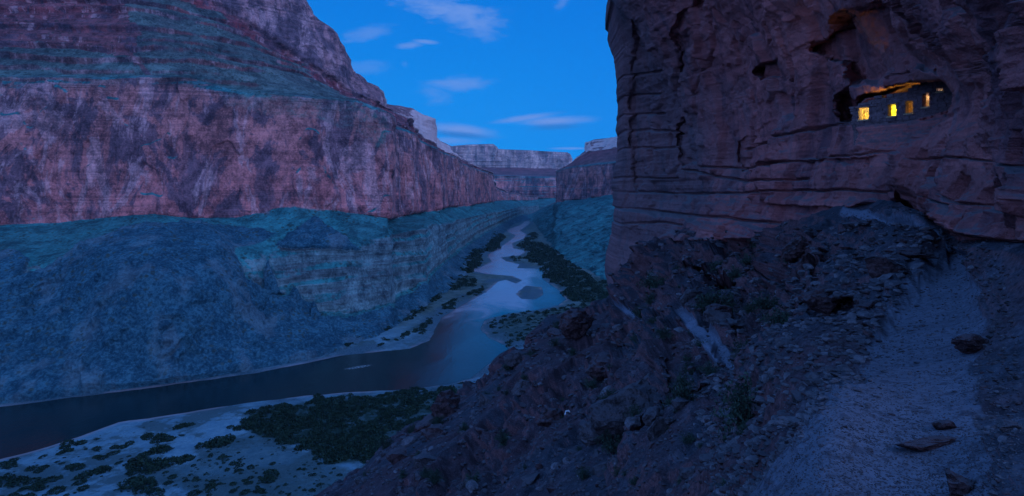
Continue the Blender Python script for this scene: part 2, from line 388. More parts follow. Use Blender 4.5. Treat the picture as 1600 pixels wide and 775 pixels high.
def leaf_mat(name, c1, c2, sc=.8):
    m, n, b, pos = mat_base(name)
    n.put(b.inputs['Base Color'], n.mix(n.ss(n.noise(pos, sc, 3, .6), .35, .65), c1, c2))
    return m
def plain(name, c, sc=5, var=.4, bd=0.02, dust=0.0):
    m, n, b, pos = mat_base(name)
    f = n.m('ADD', n.m('MULTIPLY', n.noise(pos, sc, 6, .7, .4), .6), n.m('MULTIPLY', n.noise(pos, sc * 6, 5, .7), .4))
    cc = n.mix(n.ss(f, .36, .64), tuple(x * (1 - var) for x in c), tuple(x * (1 + var) for x in c))
    if dust: cc = n.mix(n.m('MULTIPLY', n.ss(n.m('ADD', up(n), n.m('MULTIPLY', n.m('SUBTRACT', f, .5), .8)), .45, .85), dust), cc, (0.085, 0.092, 0.115))
    n.put(b.inputs['Base Color'], cc)
    bump(n, b, f, bd, 1.0)
    return m
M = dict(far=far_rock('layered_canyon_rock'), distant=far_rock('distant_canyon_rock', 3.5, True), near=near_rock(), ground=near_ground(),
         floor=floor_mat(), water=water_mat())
M['leafd'] = leaf_mat('tamarisk_leaves', (0.006, 0.020, 0.014), (0.016, 0.040, 0.027), .3)
M['leafn'] = leaf_mat('desert_shrub_leaves', (0.022, 0.046, 0.038), (0.055, 0.090, 0.066), 3)
M['twig'] = plain('shrub_twigs', (0.06, 0.05, 0.05), 8)
M['stone'] = plain('loose_stone', (0.075, 0.070, 0.080), 2.2, .75, .16, .7)
M['stonered'] = plain('red_stone', (0.070, 0.043, 0.047), 2.2, .75, .16, .6)
M['stonepale'] = plain('pale_stone', (0.13, 0.13, 0.15), 2.2, .6, .12, .5)

# ------------------------------------------------------------------ river and valley floor
left_bank = [(-500, 700), (-300, 672), (0, 636), (100, 623), (200, 611), (300, 597), (400, 583), (480, 567), (530, 556), (580, 551), (640, 545), (672, 532), (680, 514),
             (690, 497), (720, 478), (760, 456), (778, 440), (790, 437), (806, 443), (816, 438), (800, 431), (760, 428), (735, 422), (752, 417), (768, 409), (762, 398),
             (785, 384), (800, 374), (806, 368), (790, 360), (812, 352), (822, 345.5), (826, 344)]
right_bank = [(832, 344), (824, 352), (812, 360), (822, 366), (818, 373), (800, 380), (802, 388), (822, 392), (812, 399), (782, 402), (790, 408), (812, 413), (808, 419),
              (845, 420), (852, 428), (848, 436), (872, 452), (885, 468), (872, 477), (840, 484), (790, 491), (758, 500), (750, 514), (764, 528), (790, 540), (800, 548),
              (760, 572), (735, 592), (700, 601), (640, 608), (560, 612), (470, 619), (400, 628), (330, 638), (240, 652), (185, 660), (120, 684), (60, 702), (0, 718), (-300, 800), (-500, 900)]
def fl(p, z=0.0): Y = (H - z) * FX / (p[1] - HY); return ((p[0] - CX) * Y / FX, Y)
TH = [([(378, 668), (400, 645), (440, 636), (520, 626), (600, 616), (700, 604), (742, 594), (700, 640), (640, 690), (590, 730), (520, 735), (470, 705), (410, 690)], 2200, 1.0),
      ([(350, 690), (420, 690), (520, 730), (560, 760), (540, 800), (330, 800), (250, 760), (300, 720)], 300, .5),
      ([(440, 566), (540, 544), (600, 522), (640, 500), (668, 485), (690, 462), (742, 448), (740, 432), (700, 432), (668, 470), (620, 500), (560, 528)], 420, 1.0),
      ([(590, 545), (660, 520), (676, 505), (690, 492), (735, 466), (760, 450), (756, 447), (700, 475), (672, 500), (640, 518)], 260, .7),
      ([(690, 430), (735, 424), (758, 412), (752, 400), (775, 385), (792, 372), (780, 365), (760, 385), (735, 400), (700, 418)], 800, 1.2),
      ([(752, 502), (800, 492), (850, 486), (884, 480), (950, 470), (960, 500), (900, 530), (800, 545), (772, 528), (756, 515)], 420, .8),
      ([(850, 424), (878, 452), (890, 470), (960, 480), (960, 445), (900, 425), (880, 405), (850, 385), (838, 362), (826, 366), (824, 376), (806, 386), (826, 394), (822, 404), (850, 418)], 1100, 1.1),
      ([(812, 402), (792, 404), (806, 412), (816, 410)], 20, .6)]
river_poly = [fl(p) for p in left_bank + right_bank]
bar_poly = [fl(p) for p in [(806, 459), (822, 446), (846, 449), (849, 461), (835, 468), (815, 467)]]
def floor_h(X, Y):
    sd = sdist(X, Y, river_poly); sb = -sdist(X, Y, bar_poly)
    sd = np.maximum(sd, sb)
    P = np.stack([X, Y, np.zeros_like(X)], -1)
    sc = np.clip(Y / 600, .6, 4)
    s2 = sd + 5 * sc * fbm(P, 40, 4, .55) * sstep(np.abs(sd), 0, 30)+ 1.6 * fbm(P, 12, 2)
    z = np.clip(s2 * 0.07, -3, 2.2) + np.clip(s2 - 30, 0, 200) * .012
    z = z + np.where(s2 > 3, 1, 0) * (.9 * fbm(P, 18, 4, .6) + .5) * sstep(s2, 3, 20)
    return z, s2
cols = np.arange(-420, 1060, 1.7)
Ys = np.exp(np.linspace(math.log(230), math.log(5600), 620))
X = (cols[None] - CX) * Ys[:, None] / FX; Yg = np.repeat(Ys[:, None], len(cols), 1)
z, s2 = floor_h(X, Yg)
PXf = X * FX / Yg + CX; PYf = HY + H * FX / Yg; cov = np.zeros_like(X)
for poly, N_, k_ in TH:
    cov = np.maximum(cov, sstep(sdist(PXf, PYf, poly) + 5 * fbm(np.stack([X, Yg, X * 0], -1), 30, 5, .65) * 3.2, 4, -6) * min(1, k_))
tag(link('valley_floor', grid_mesh('valley_floor', np.stack([X, Yg, z], -1), attrs={'shore': s2, 'brush': cov}), M['floor']), kind='structure')
FG = (cols, np.log(Ys), z, s2)
def floor_at(x, y):
    c = int(np.clip((x / y * FX + CX - cols[0]) / 1.7, 0, len(cols) - 1)); r = int(np.clip((math.log(y) - math.log(230)) / (math.log(5600) - math.log(230)) * 619, 0, 619))
    return z[r, c], s2[r, c]
wc = np.arange(-500, 1100, 40.0); wy = np.exp(np.linspace(math.log(240), math.log(5200), 60))
Xw = (wc[None] - CX) * wy[:, None] / FX
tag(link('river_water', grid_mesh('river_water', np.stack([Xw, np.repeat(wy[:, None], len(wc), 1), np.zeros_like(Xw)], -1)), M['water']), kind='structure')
# base ground sheet reaching the horizon, well below everything
g = np.array([[-30000, -3000, -12], [30000, -3000, -12], [30000, 40000, -12], [-30000, 40000, -12]], float)
tag(link('ground', raw_mesh('ground', g, np.array([[0, 1, 2, 3]])), M['floor']), kind='structure')

# ------------------------------------------------------------------ left canyon wall
def toeY(py): return H * FX / (py - HY)
def build_left():
    cols = np.concatenate([np.arange(-420, -60, 4.0), np.arange(-60, 560, 1.3), np.arange(560, 842, 0.8)])
    toe = [(px, py, toeY(py)) for px, py in [(-420, 686), (-300, 668), (0, 632), (100, 620), (200, 607), (300, 594), (400, 578), (480, 562), (540, 548), (590, 528), (630, 505),
           (670, 476), (700, 455), (725, 432), (745, 405), (765, 385), (785, 366), (800, 353), (815, 346), (842, 342)]]
    low = [(p[0], p[1] + 16, p[2] * .985) for p in toe]
    c1 = [(-420, 500, 560), (0, 470, 610), (60, 462, 620), (110, 440, 630), (200, 430, 600), (260, 430, 600), (340, 440, 640), (385, 452, 690), (410, 468, 710), (440, 462, 720), (480, 490, 735),
          (540, 492, 760), (609, 478, 800), (614, 470, 880), (640, 456, 930), (664, 440, 960), (668, 430, 1040), (700, 402, 1350), (740, 375, 2000), (770, 358, 2600), (790, 347, 3200), (815, 336, 4200), (842, 334, 5000)]
    c2 = [(-420, 440, 590), (0, 420, 640), (100, 408, 655), (160, 392, 660), (240, 378, 660), (330, 385, 690), (365, 395, 715), (400, 392, 730), (470, 384, 760), (540, 380, 785), (606, 368, 815), (614, 366, 900),
          (664, 356, 985), (669, 352, 1080), (700, 346, 1400), (740, 338, 2100), (770, 332, 2700), (790, 328, 3300), (815, 322, 4300), (842, 320, 5100)]
    c3 = [(-420, 365, 790), (0, 352, 800), (90, 348, 815), (150, 342, 820), (240, 335, 830), (300, 342, 840), (370, 341, 850), (420, 327, 850), (460, 321, 850), (520, 328, 870), (604, 342, 890), (607, 343, 1060),
          (640, 335, 1250), (688, 328, 1480), (693, 325, 1800), (735, 321, 2350), (738, 320, 2650), (768, 316, 3100), (774, 314, 3900), (790, 313, 4100), (815, 313, 4500), (842, 312, 5200)]
    c4 = [(-420, 130, 830), (0, 124, 845), (100, 121, 860), (200, 117, 865), (300, 122, 875), (350, 134, 885), (400, 144, 890), (480, 152, 895), (560, 158, 920), (602, 176, 940), (608, 190, 1110),
          (640, 205, 1300), (660, 216, 1400), (688, 236, 1530), (693, 238, 1850), (735, 260, 2400), (738, 262, 2700), (768, 272, 3150), (774, 294, 3950), (790, 300, 4150), (815, 306, 4550), (842, 308, 5250)]
    c5 = [(-420, -60, 1150), (0, -55, 1180), (200, -48, 1210), (290, -12, 1240), (340, 8, 1260), (430, 68, 1310), (500, 113, 1360), (540, 138, 1420), (560, 146, 1470), (590, 162, 1550), (597, 168, 1600), (640, 186, 1800),
          (645, 196, 1950), (652, 210, 2100), (668, 222, 2300), (700, 240, 2700), (740, 259, 3000), (768, 270, 3400), (774, 292, 4100), (790, 299, 4300), (815, 305, 4700), (842, 307, 5400)]
    c6 = [(-420, -170, 1230), (0, -165, 1260), (300, -150, 1330), (400, -85, 1380), (455, -25, 1400), (472, 5, 1410), (485, 22, 1415), (500, 36, 1420), (522, 54, 1430), (536, 74, 1450), (540, 84, 1480), (543, 111, 1540), (556, 116, 1600), (568, 128, 1620),
          (584, 135, 1650), (594, 143, 1680), (597, 162, 1900), (620, 165, 2050), (645, 170, 2150), (662, 180, 2250), (677, 186, 2320), (682, 214, 2500), (700, 231, 2800), (715, 243, 2950), (740, 258, 3050), (768, 269.5, 3450), (774, 291, 4150), (790, 298.5, 4350), (815, 304.5, 4750), (842, 306.5, 5450)]
    c7 = [(p[0], p[1] + (300 - p[1]) * .25 + 6, p[2] * 1.35) for p in c6]
    P, B = sheet(cols, [low, toe, c1, c2, c3, c4, c5, c6, c7], [4, 110, 62, 50, 150, 110, 80, 8])
    B = B - 1                                    # band 0 = toe, 3 = foot of the red cliff
    PX = np.repeat(cols[None], P.shape[0], 0)
    PY = HY - (P[..., 2] - H) * FX / P[..., 1]
    # the great scree cone leaning on the wall
    cone = [(-150, 680), (-100, 600), (-60, 490), (30, 438), (90, 405), (150, 374), (200, 354), (232, 342), (262, 340), (330, 345), (400, 350), (440, 365), (400, 385), (362, 398), (378, 430), (410, 462), (440, 470), (462, 458), (500, 510), (545, 545), (560, 565), (300, 660)]
    Q = np.stack([PX, PY, PX * 0], -1)
    cd = sdist(PX, PY, cone) + 14 * fbm(Q, 50, 5, .6)
    cm = sstep(cd, 6, -14) * (B < 3.1) * (B > .0)
    for fan in ([(418, 406), (428, 436), (442, 464), (402, 464)], [(455, 446), (482, 485), (525, 522), (425, 524), (440, 480)], [(494, 336), (545, 376), (566, 392), (425, 388), (466, 352)],
                [(-60, 400), (20, 396), (48, 410), (30, 450), (-10, 500), (-100, 560)]):
        cm = np.maximum(cm, sstep(sdist(PX, PY, fan) + 5 * fbm(Q, 18, 4, .6), 3, -4) * (B < 2.9) * .999)
    small = [([(405, 440), (470, 505), (420, 520), (440, 450)]), ([(470, 450), (520, 505), (440, 520)])]
    gpoly = [[(185, -30), (262, -30), (300, -8), (345, 22), (430, 76), (520, 128), (572, 156), (520, 160), (400, 146), (330, 132), (262, 120), (228, 108), (203, 74), (222, 44), (200, 20)],
             [(-60, 66), (60, 62), (180, 74), (215, 96), (240, 116), (120, 120), (-60, 122)], [(372, 146), (560, 158), (602, 180), (604, 250), (560, 210), (470, 186), (352, 168), (330, 138)], [(-420, 60), (-60, 70), (-60, 120), (-420, 124)]]
    green = np.zeros_like(PX)
    for q_, gp in enumerate(gpoly): green = np.maximum(green, sstep(sdist(PX, PY, gp) + 12 * fbm(Q, 28, 4, .6), 6, -8) * (.62 if q_ == 2 else 1.0 if q_ == 0 else .8))
    scree = np.maximum(cm, (1 - sstep(B, .75, 1.0)) * .9)
    N = face_cam(P, normals(P)); Nh = N.copy(); Nh[..., 2] = 0; Nh /= np.linalg.norm(Nh, axis=-1, keepdims=True) + 1e-6
    dist = P[..., 1] / 850.0; ds = np.clip(dist, .8, 1.5)
    def seg(b0, b1, s=.05): return sstep(B, b0 - s, b0 + s) * (1 - sstep(B, b1 - s, b1 + s))
    tal = seg(-.2, 1); muav = seg(1, 2) * (1 - cm); mid = seg(2, 3); redw = seg(3, 4); sup = seg(4, 5, .08); top = seg(5, 6.2)
    sxy = dict(sx_=1, sy_=1)
    d = cm * 11 * np.clip(1 - np.abs(B - 1.2) / 1.9, 0, 1)
    # talus: gullies running down the slope, lumpy scree
    d = d + tal * (5 * ds * fbm(P, 70, 4, .55, sz=2.5, ridged=True, off=2) + 2.2 * fbm(P, 12, 4, .6))
    d = d + cm * (5.0 * fbm(P, 60, 5, .62, off=9) + 2.5 * fbm(P, 50, 3, .5, sz=4, ridged=True, off=10))
    d = d + np.clip(tal + cm + .7 * mid, 0, 1) * (1.7 * fbm(P, 11, 4, .65, off=61) + 2.6 * fbm(P, 26, 3, .6, sz=3, ridged=True, off=62))
    d = d + (tal + cm) * 2.2 * sstep(fbm(P, 14, 3, .5, off=19), .32, .4)
    d = d + muav * (6 * fbm(P, 45, 4, .6, sz=4, ridged=True, off=4) + 1.6 * fbm(P, 9, 3, .6, sz=3, ridged=True, off=7) + 1.5 * strata(P, 7, 4, off=1) + 3 * sstep(strata(P, 30, 1, off=18), .0, .06))
    d = d + mid * (7 * fbm(P, 60, 4, .6, sz=2, off=6) + 3.5 * strata(P, 6, 4, off=2))
    rw = 16 * ds * fbm(P, 170, 3, .5, sz=3.0, off=5) + 5.5 * ds * fbm(P, 40, 5, .6, sz=3.5, ridged=True, off=8) + 1.4 * fbm(P, 10, 4, .6, sz=2.5, off=16) + .7 * strata(P, 9, 4, off=5)
    rw = rw + 3 * sstep(fbm(P, 60, 3, .5, sz=2, off=15), .0, .04)
    d = d + redw * rw
    zz = P[..., 2] + 9 * fbm(P, 150, 3, off=33) + 5 * fbm(P, 40, 2, off=34, sz=.5)
    f_ = (zz / 21.0 + .5 * vnoise(zz / 27.0, zz * 0 + 1.3, zz * 0)) % 1.0
    d = d + (muav + .5 * mid * (1 - cm)) * 9.0 * (f_ - np.clip(f_ / .4, 0, 1)) * (.4 + .6 * sstep(fbm(P, 90, 3, off=37), -.2, .2))
    for bh, am in ((15.0, 1.0), (41.0, .7)):
        f_ = (zz / bh + .6 * vnoise(zz / 37.0, zz * 0 + 3.3, zz * 0)) % 1.0
        g_ = np.clip(f_ / .55, 0, 1); d = d + sup * am * bh * 1.25 * (f_ - g_) * (.35 + .65 * sstep(fbm(P, 170, 3, off=36), -.35, .1))
    d = d + sup * (15 * ds * fbm(P, 160, 4, .55, sz=1.5, off=11) + 4.5 * ds * strata(P, 12, 5, off=12, rough=.75) * (.4 + sstep(fbm(P, 120, 3, off=20), -.2, .3)) + 2.5 * fbm(P, 18, 4, .6))
    d = d + top * (13 * ds * fbm(P, 130, 4, .6, sz=4, ridged=True, off=14) + 2.5 * ds * strata(P, 16, 4, off=13) + 4 * fbm(P, 26, 4, .6, sz=2))
    fade = sstep(PX, 842, 800) if False else 1.0
    steep = redw + top + muav + .6 * sup
    dirv = N * (1 - np.clip(steep, 0, 1))[..., None] + Nh * np.clip(steep, 0, 1)[..., None]
    P = P + dirv * (d * fade)[..., None]
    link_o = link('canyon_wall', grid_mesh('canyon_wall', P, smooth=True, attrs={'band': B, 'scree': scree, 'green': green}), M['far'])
    tag(link_o, kind='structure')
build_left()

# ------------------------------------------------------------------ distant wall closing the view, and the wall right of the river
def build_distant():
    cols = np.arange(560, 1060, 0.8)
    k0 = [(560, 352, 4600), (1060, 352, 4600)]
    k1 = [(560, 332, 5000), (820, 331, 5000), (1060, 331, 5000)]
    k2 = [(560, 312, 5700), (800, 311, 5700), (870, 310, 5600), (1060, 310, 5600)]
    k3 = [(560, 270, 5745), (770, 274, 5745), (820, 276, 5740), (870, 277, 5640), (1060, 277, 5640)]
    k4 = [(560, 258, 6900), (770, 262, 6900), (880, 264, 6800), (905, 264, 6800), (1060, 264, 6800)]
    k5 = [(560, 220, 6940), (686, 221, 6940), (700, 228, 6940), (705, 229, 6950), (730, 226, 6940), (768, 225, 6935), (774, 233, 6945), (830, 235, 6945), (884, 238, 6850), (892, 252, 7100), (900, 262, 7200), (1060, 263, 7200)]
    k6 = [(p[0], p[1] + 8, p[2] * 1.2) for p in k5]
    P, B = sheet(cols, [k0, k1, k2, k3, k4, k5, k6], [14, 40, 60, 30, 60, 4])
    bmap = np.interp(B, [0, 1, 2, 3, 4, 5, 6], [0, .9, 2.9 + .05, 4, 5, 6, 6.5]); bmap = np.where(B < 1, .5, bmap)
    N = face_cam(P, normals(P)); Nh = N.copy(); Nh[..., 2] = 0; Nh /= np.linalg.norm(Nh, axis=-1, keepdims=True) + 1e-6
    def seg(b0, b1, s=.06): return sstep(B, b0 - s, b0 + s) * (1 - sstep(B, b1 - s, b1 + s))
    d = (seg(2, 3) + seg(4, 5)) * (110 * fbm(P, 420, 5, .62, sz=6, ridged=True, off=3) + 22 * strata(P, 45, 4, off=4))
    d = d + (seg(0, 2) + seg(3, 4)) * (70 * fbm(P, 500, 4, .55, ridged=True, off=6) + 10 * strata(P, 30, 3, off=9))
    P = P + Nh * d[..., None]
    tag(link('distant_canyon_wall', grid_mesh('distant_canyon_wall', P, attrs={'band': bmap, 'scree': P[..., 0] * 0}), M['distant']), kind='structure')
build_distant()
def build_right_far():
    cols = np.concatenate([np.arange(812, 1010, 0.8), np.arange(1010, 1300, 4.0)])
    e0 = [(812, 352, 3500), (840, 380, 2300), (870, 410, 1500), (900, 440, 1200), (950, 480, 900), (1100, 540, 680), (1300, 600, 540)]
    e1 = [(812, 345, 3700), (832, 346, 3500), (845, 365, 2500), (870, 392, 1760), (900, 415, 1400), (950, 442, 1130), (1100, 500, 800), (1300, 560, 620)]
    e2 = [(812, 340, 4100), (832, 334, 4200), (850, 325, 4000), (868, 318, 3700), (873, 317, 2950), (880, 317, 2850), (888, 314, 2750), (920, 311, 2550), (962, 305, 2300), (1100, 290, 1900), (1300, 270, 1500)]
    e3 = [(812, 339, 4150), (832, 333, 4250), (850, 324, 4050), (868, 317, 3750), (873, 268, 3010), (885, 262, 2900), (918, 258, 2620), (962, 253, 2360), (1100, 230, 1950), (1300, 190, 1540)]
    e4 = [(812, 338.8, 4200), (832, 332.8, 4300), (850, 323.8, 4100), (868, 316, 3800), (873, 267.4, 3060), (885, 260, 3000), (893, 256, 3000), (905, 246, 3000), (918, 238, 3000), (962, 232, 2750), (1100, 190, 2200), (1300, 130, 1800)]
    e5 = [(812, 338.6, 4220), (832, 332.6, 4320), (850, 323.6, 4120), (868, 315.6, 3820), (873, 267, 3080), (885, 259.6, 3020), (893, 255.5, 3020), (905, 244.8, 3020), (917, 235, 3040), (920, 222, 3060), (932, 218, 3020), (962, 214, 2800), (1100, 160, 2240), (1300, 90, 1840)]
    e6 = [(p[0], p[1] + 5, p[2] * 1.2) for p in e5]
    P, B = sheet(cols, [e0, e1, e2, e3, e4, e5, e6], [6, 160, 90, 50, 40, 4])
    bmap = np.interp(B, [0, 1, 2, 3, 4, 5, 6], [0, .3, 2.96, 4, 5, 6, 6.5])
    bmap = np.where((B > 1) & (B < 2), 2.5, bmap)
    N = face_cam(P, normals(P)); Nh = N.copy(); Nh[..., 2] = 0; Nh /= np.linalg.norm(Nh, axis=-1, keepdims=True) + 1e-6
    def seg(b0, b1, s=.05): return sstep(B, b0 - s, b0 + s) * (1 - sstep(B, b1 - s, b1 + s))
    PX = np.repeat(cols[None], P.shape[0], 0); on = sstep(PX, 868, 876)
    d = on * (seg(2, 3) + seg(4, 5)) * (34 * fbm(P, 160, 4, .6, sz=5, ridged=True, off=23) + 6 * strata(P, 18, 3, off=24))
    d = d + seg(1, 2) * (20 * fbm(P, 110, 4, .5, ridged=True, sz=3, off=26) + 9 * fbm(P, 34, 4, .6, ridged=True, sz=2.5, off=27) + 3 * fbm(P, 16, 4, .6)) * sstep(PX, 825, 860)
    d = d + on * seg(3, 4) * (20 * fbm(P, 160, 4, .55, off=28) + 6 * strata(P, 16, 3, off=29))
    P = P + Nh * d[..., None]
    m = M['far']
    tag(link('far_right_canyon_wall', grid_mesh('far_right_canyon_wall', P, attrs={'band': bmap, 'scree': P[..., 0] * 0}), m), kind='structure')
build_right_far()

# ------------------------------------------------------------------ near cliff on the right
cliff_f = tps([(950, -150, 62), (948, 0, 70), (960, 100, 78), (962, 300, 86), (955, 460, 86), (955, 560, 80), (1080, -100, 50), (1080, 60, 58), (1080, 200, 66), (1080, 330, 64), (1080, 420, 56), (1080, 540, 46),
               (1200, -100, 35), (1200, 60, 43), (1200, 200, 47), (1200, 330, 43), (1200, 400, 38), (1300, -100, 25), (1300, 100, 33.5), (1300, 195, 34.5), (1300, 260, 32), (1300, 330, 30), (1300, 420, 26),
               (1400, -100, 17), (1400, 60, 24), (1400, 150, 26), (1400, 205, 26), (1400, 300, 22), (1400, 400, 17.5), (1500, -100, 11.5), (1500, 60, 15), (1500, 160, 18), (1500, 300, 16), (1500, 420, 12.5),
               (1600, -100, 8), (1600, 100, 10.2), (1600, 250, 10.8), (1600, 400, 9), (1750, -100, 5.5), (1750, 200, 7), (1750, 420, 6), (2000, -100, 3.8), (2000, 200, 4.4), (2000, 450, 4)])
CARVE = [ # polygon in bearing/elevation units, change of log-depth, edge width, wobble
    ([(1322, 197), (1328, 168), (1350, 150), (1385, 140), (1420, 126), (1470, 128), (1486, 150), (1480, 172), (1430, 190)], .16, 7, 5),
    ([(1262, 68), (1290, 40), (1335, 18), (1400, -10), (1440, 10), (1480, 40), (1500, 70), (1490, 105), (1420, 112), (1380, 122), (1340, 128), (1310, 105), (1280, 100)], .10, 16, 12),
    ([(1285, 190), (1290, 150), (1325, 140), (1335, 170), (1328, 196)], .10, 10, 6),
    ([(1900, -120), (1600, 40), (1552, 85), (1512, 122), (1494, 150), (1488, 182), (1446, 218), (1420, 244), (1408, 292), (1440, 316), (1482, 345), (1530, 372), (1600, 380), (1900, 384)], -.13, 6, 3),
    ([(1050, 195), (1074, 185), (1082, 255), (1060, 262)], .03, 10, 9),
    ([(1070, -10), (1090, -10), (1082, 60), (1066, 110), (1058, 70)], .03, 9, 9),
    ([(1140, 222), (1152, 214), (1158, 262), (1142, 266)], .022, 7, 6),
    ([(1180, 110), (1205, 98), (1215, 120), (1190, 128)], .05, 6, 6),
    ([(985, 30), (1010, 30), (1012, 200), (990, 320), (980, 200)], .015, 8, 8),
    ([(930, 325), (1000, 330), (1080, 345), (1160, 352), (1240, 362), (1300, 372), (1300, 520), (900, 520)], -.035, 8, 5),
    ([(1060, 362), (1120, 385), (1180, 420), (1250, 462), (1270, 520), (1000, 520), (1000, 380)], -.03, 6, 5),
    ([(1170, 262), (1240, 250), (1330, 240), (1400, 228), (1420, 260), (1400, 330), (1300, 325), (1200, 318)], -.045, 4, 4),
    ([(1215, 214), (1270, 196), (1330, 190), (1330, 205), (1410, 205), (1400, 240), (1240, 250), (1180, 256)], -.035, 4, 4),
]
HJ = [[(962, 207), (1010, 204), (1062, 208)], [(1080, 262), (1170, 261), (1240, 250), (1300, 242), (1400, 236)], [(1150, 234), (1217, 212), (1270, 198), (1326, 190)], [(960, 300), (1060, 302), (1160, 300), (1300, 296), (1400, 300)],
      [(960, 326), (1080, 334), (1180, 345), (1260, 352)], [(1055, 265), (1150, 282), (1240, 280)], [(962, 232), (1050, 230)], [(962, 150), (1020, 146)], [(962, 180), (1030, 178)], [(958, 350), (1030, 348), (1060, 352)],
      [(958, 276), (1050, 278)], [(960, 120), (1030, 112)], [(1270, 70), (1300, 52), (1345, 22)], [(1430, 300), (1500, 322), (1600, 318)], [(1440, 250), (1520, 246), (1620, 262)]]
VJ = [[(1062, 100), (1058, 180), (1052, 200)], [(990, 60), (984, 140), (988, 210), (982, 300)], [(1012, 210), (1008, 262)], [(1120, 262), (1112, 300)], [(1180, 262), (1172, 318)], [(1205, 250), (1200, 330)], [(1158, 215), (1152, 262)],
      [(1040, 208), (1036, 262)], [(1250, 245), (1245, 300)], [(1090, 10), (1102, 80), (1084, 150)], [(1300, 243), (1296, 300)], [(976, 304), (972, 400)], [(1195, 0), (1212, 60), (1204, 100)], [(1500, 150), (1492, 230), (1506, 330)], [(1560, 120), (1552, 260)], [(1350, 236), (1345, 296)]]
def edge_px(py):
    return np.interp(py, [-250, -60, 0, 40, 60, 85, 195, 205, 215, 250, 290, 310, 335, 365, 400, 440, 470, 560], [936, 951, 955, 960, 965, 971, 970, 973, 970, 969, 965, 969, 970, 966, 960, 958, 963, 970])
def wall_Y(px): return np.interp(px, [1332, 1482], [28.6, 25.2])
def wall_base(px): return np.interp(px, [1332, 1400, 1440, 1482], [195, 187, 181, 169])
def build_cliff():
    rows = np.concatenate([np.arange(-250, -20, 5.0), np.arange(-20, 480, 1.1), np.arange(480, 560, 4)])
    s = np.concatenate([np.linspace(0, 1, 620) ** 1.0 * .69, np.linspace(.692, 1, 60)])
    e = edge_px(rows)[:, None]
    PX = e + s[None] * (1900 - e); PY = np.repeat(rows[:, None], len(s), 1)
    L = cliff_f(PX, PY); L0 = L.copy()
    Q = np.stack([PX, PY, PX * 0], -1); wob = fbm(Q, 30, 4, .55, off=31); wob2 = fbm(Q, 40, 4, .55, off=33)
    for poly, dl, ed, wb in CARVE:
        x0 = min(p[0] for p in poly) - 40; x1 = max(p[0] for p in poly) + 40
        sd = sdist(PX, PY, poly) + wb * (wob if ed < 9 else wob2) * 1.6
        L = L + dl * sstep(sd, ed * .5, -ed * .5)
    # niche that holds the granary, and the ledge in front of it
    alc = [(1324, 197), (1332, 172), (1352, 152), (1385, 144), (1422, 130), (1474, 126), (1500, 150), (1482, 172), (1440, 184), (1400, 190)]
    led = [(1326, 196), (1400, 189), (1440, 183), (1500, 170), (1440, 222), (1412, 246), (1330, 225)]
    Yw = wall_Y(PX); fl_py = wall_base(PX)
    ma = sstep(sdist(PX, PY, alc) + 3 * wob, 2, -4); ml = sstep(sdist(PX, PY, led) + 9 * wob, 22, -3)
    but = sstep(sdist(PX, PY, CARVE[3][0]) + 3 * 1.6 * wob, 4, -4)
    L = L * (1 - ml * (1 - but)) + np.log(np.maximum(Yw - .25 - np.clip(PY - fl_py, 0, 90) * .028, 1)) * ml * (1 - but)
    L = L * (1 - ma * (1 - but)) + np.log(Yw + 2.4 - np.clip((fl_py - 30 - PY), 0, 20) * .05) * ma * (1 - but)
    cb = np.interp(PX, [950, 1000, 1050, 1240, 1300, 1350, 1400, 1440, 1480, 1540, 1900], [468, 402, 372, 366, 332, 313, 306, 312, 340, 372, 384])
    L = L + np.clip((PY - cb - 4) * .012, 0, .35)
    P = W(PX, PY, np.exp(L)); P0 = W(PX, PY, np.exp(L0))
    N = face_cam(P0, normals(P0)); Nh = N.copy(); Nh[..., 2] *= .3; Nh /= np.linalg.norm(Nh, axis=-1, keepdims=True) + 1e-6
    sc = np.clip(P[..., 1] / 40, .3, 1.1)
    # the flank nearest the trail is broken, blocky rubble; the face is smoother with beds below
    rough = sstep(PX, 1380, 1480)
    d = 1.2 * sc * fbm(P, 16, 4, .5, off=41) + .55 * sc * fbm(P, 6, 4, .55, sz=1.6, ridged=True, off=43)
    bed = strata(P, 2.2, 5, off=45, rough=.65, warp=.5); bm = (.12 + .9 * sstep(PY, 190, 290)) * (1 - .7 * rough) + .45 * (1 - sstep(PX, 1040, 1090))
    d = d + .65 * sc * bed * np.clip(bm, 0, 1.1)
    q = fbm(P, 9, 3, .5, sz=2.5, off=47); d = d + .7 * sc * sstep(q, -.02, .02) + .34 * sc * sstep(fbm(P, 4, 3, .5, sz=1.1, off=49), .02, .045) + .13 * sc * sstep(fbm(P, 1.9, 3, .5, sz=.7, off=50), .05, .09)
    crack = np.abs(fbm(P, 11, 4, .5, sz=3, off=51)); d = d - .16 * sc * (1 - sstep(crack, 0, .016))
    d = d + rough * (.55 * fbm(P, 2.4, 5, .6, ridged=True, off=53) + .25 * sstep(fbm(P, 1.2, 3, off=54), 0, .05))
    d = d + .15 * fbm(P, 1.1, 5, .65, off=55) * np.clip(sc * 2, .4, 2)
    for lines, dep, wid in ((HJ, .55, 2.6), (VJ, .5, 2.4)):
        for ln_ in lines:
            a0, a1 = min(p[0] for p in ln_) - 12, max(p[0] for p in ln_) + 12; b0, b1 = min(p[1] for p in ln_) - 12, max(p[1] for p in ln_) + 12
            mk = (PX > a0) & (PX < a1) & (PY > b0) & (PY < b1)
            dd = sdist(PX[mk] + 3.0 * wob[mk], PY[mk] + 4.0 * wob2[mk], ln_, closed=False)
            d[mk] -= dep * sc[mk] * (1 - sstep(dd, .6, wid + 1.2 * wob[mk]))
    d = (d - .95 * sc) * (.4 + .6 * sstep(PX - e, 0, 60))
    # keep the ledge in front of the granary free
    keep = sstep(sdist(PX, PY, [(1332, 196), (1335, 160), (1375, 146), (1420, 130), (1478, 130), (1482, 165), (1430, 188)]), -4, 14)
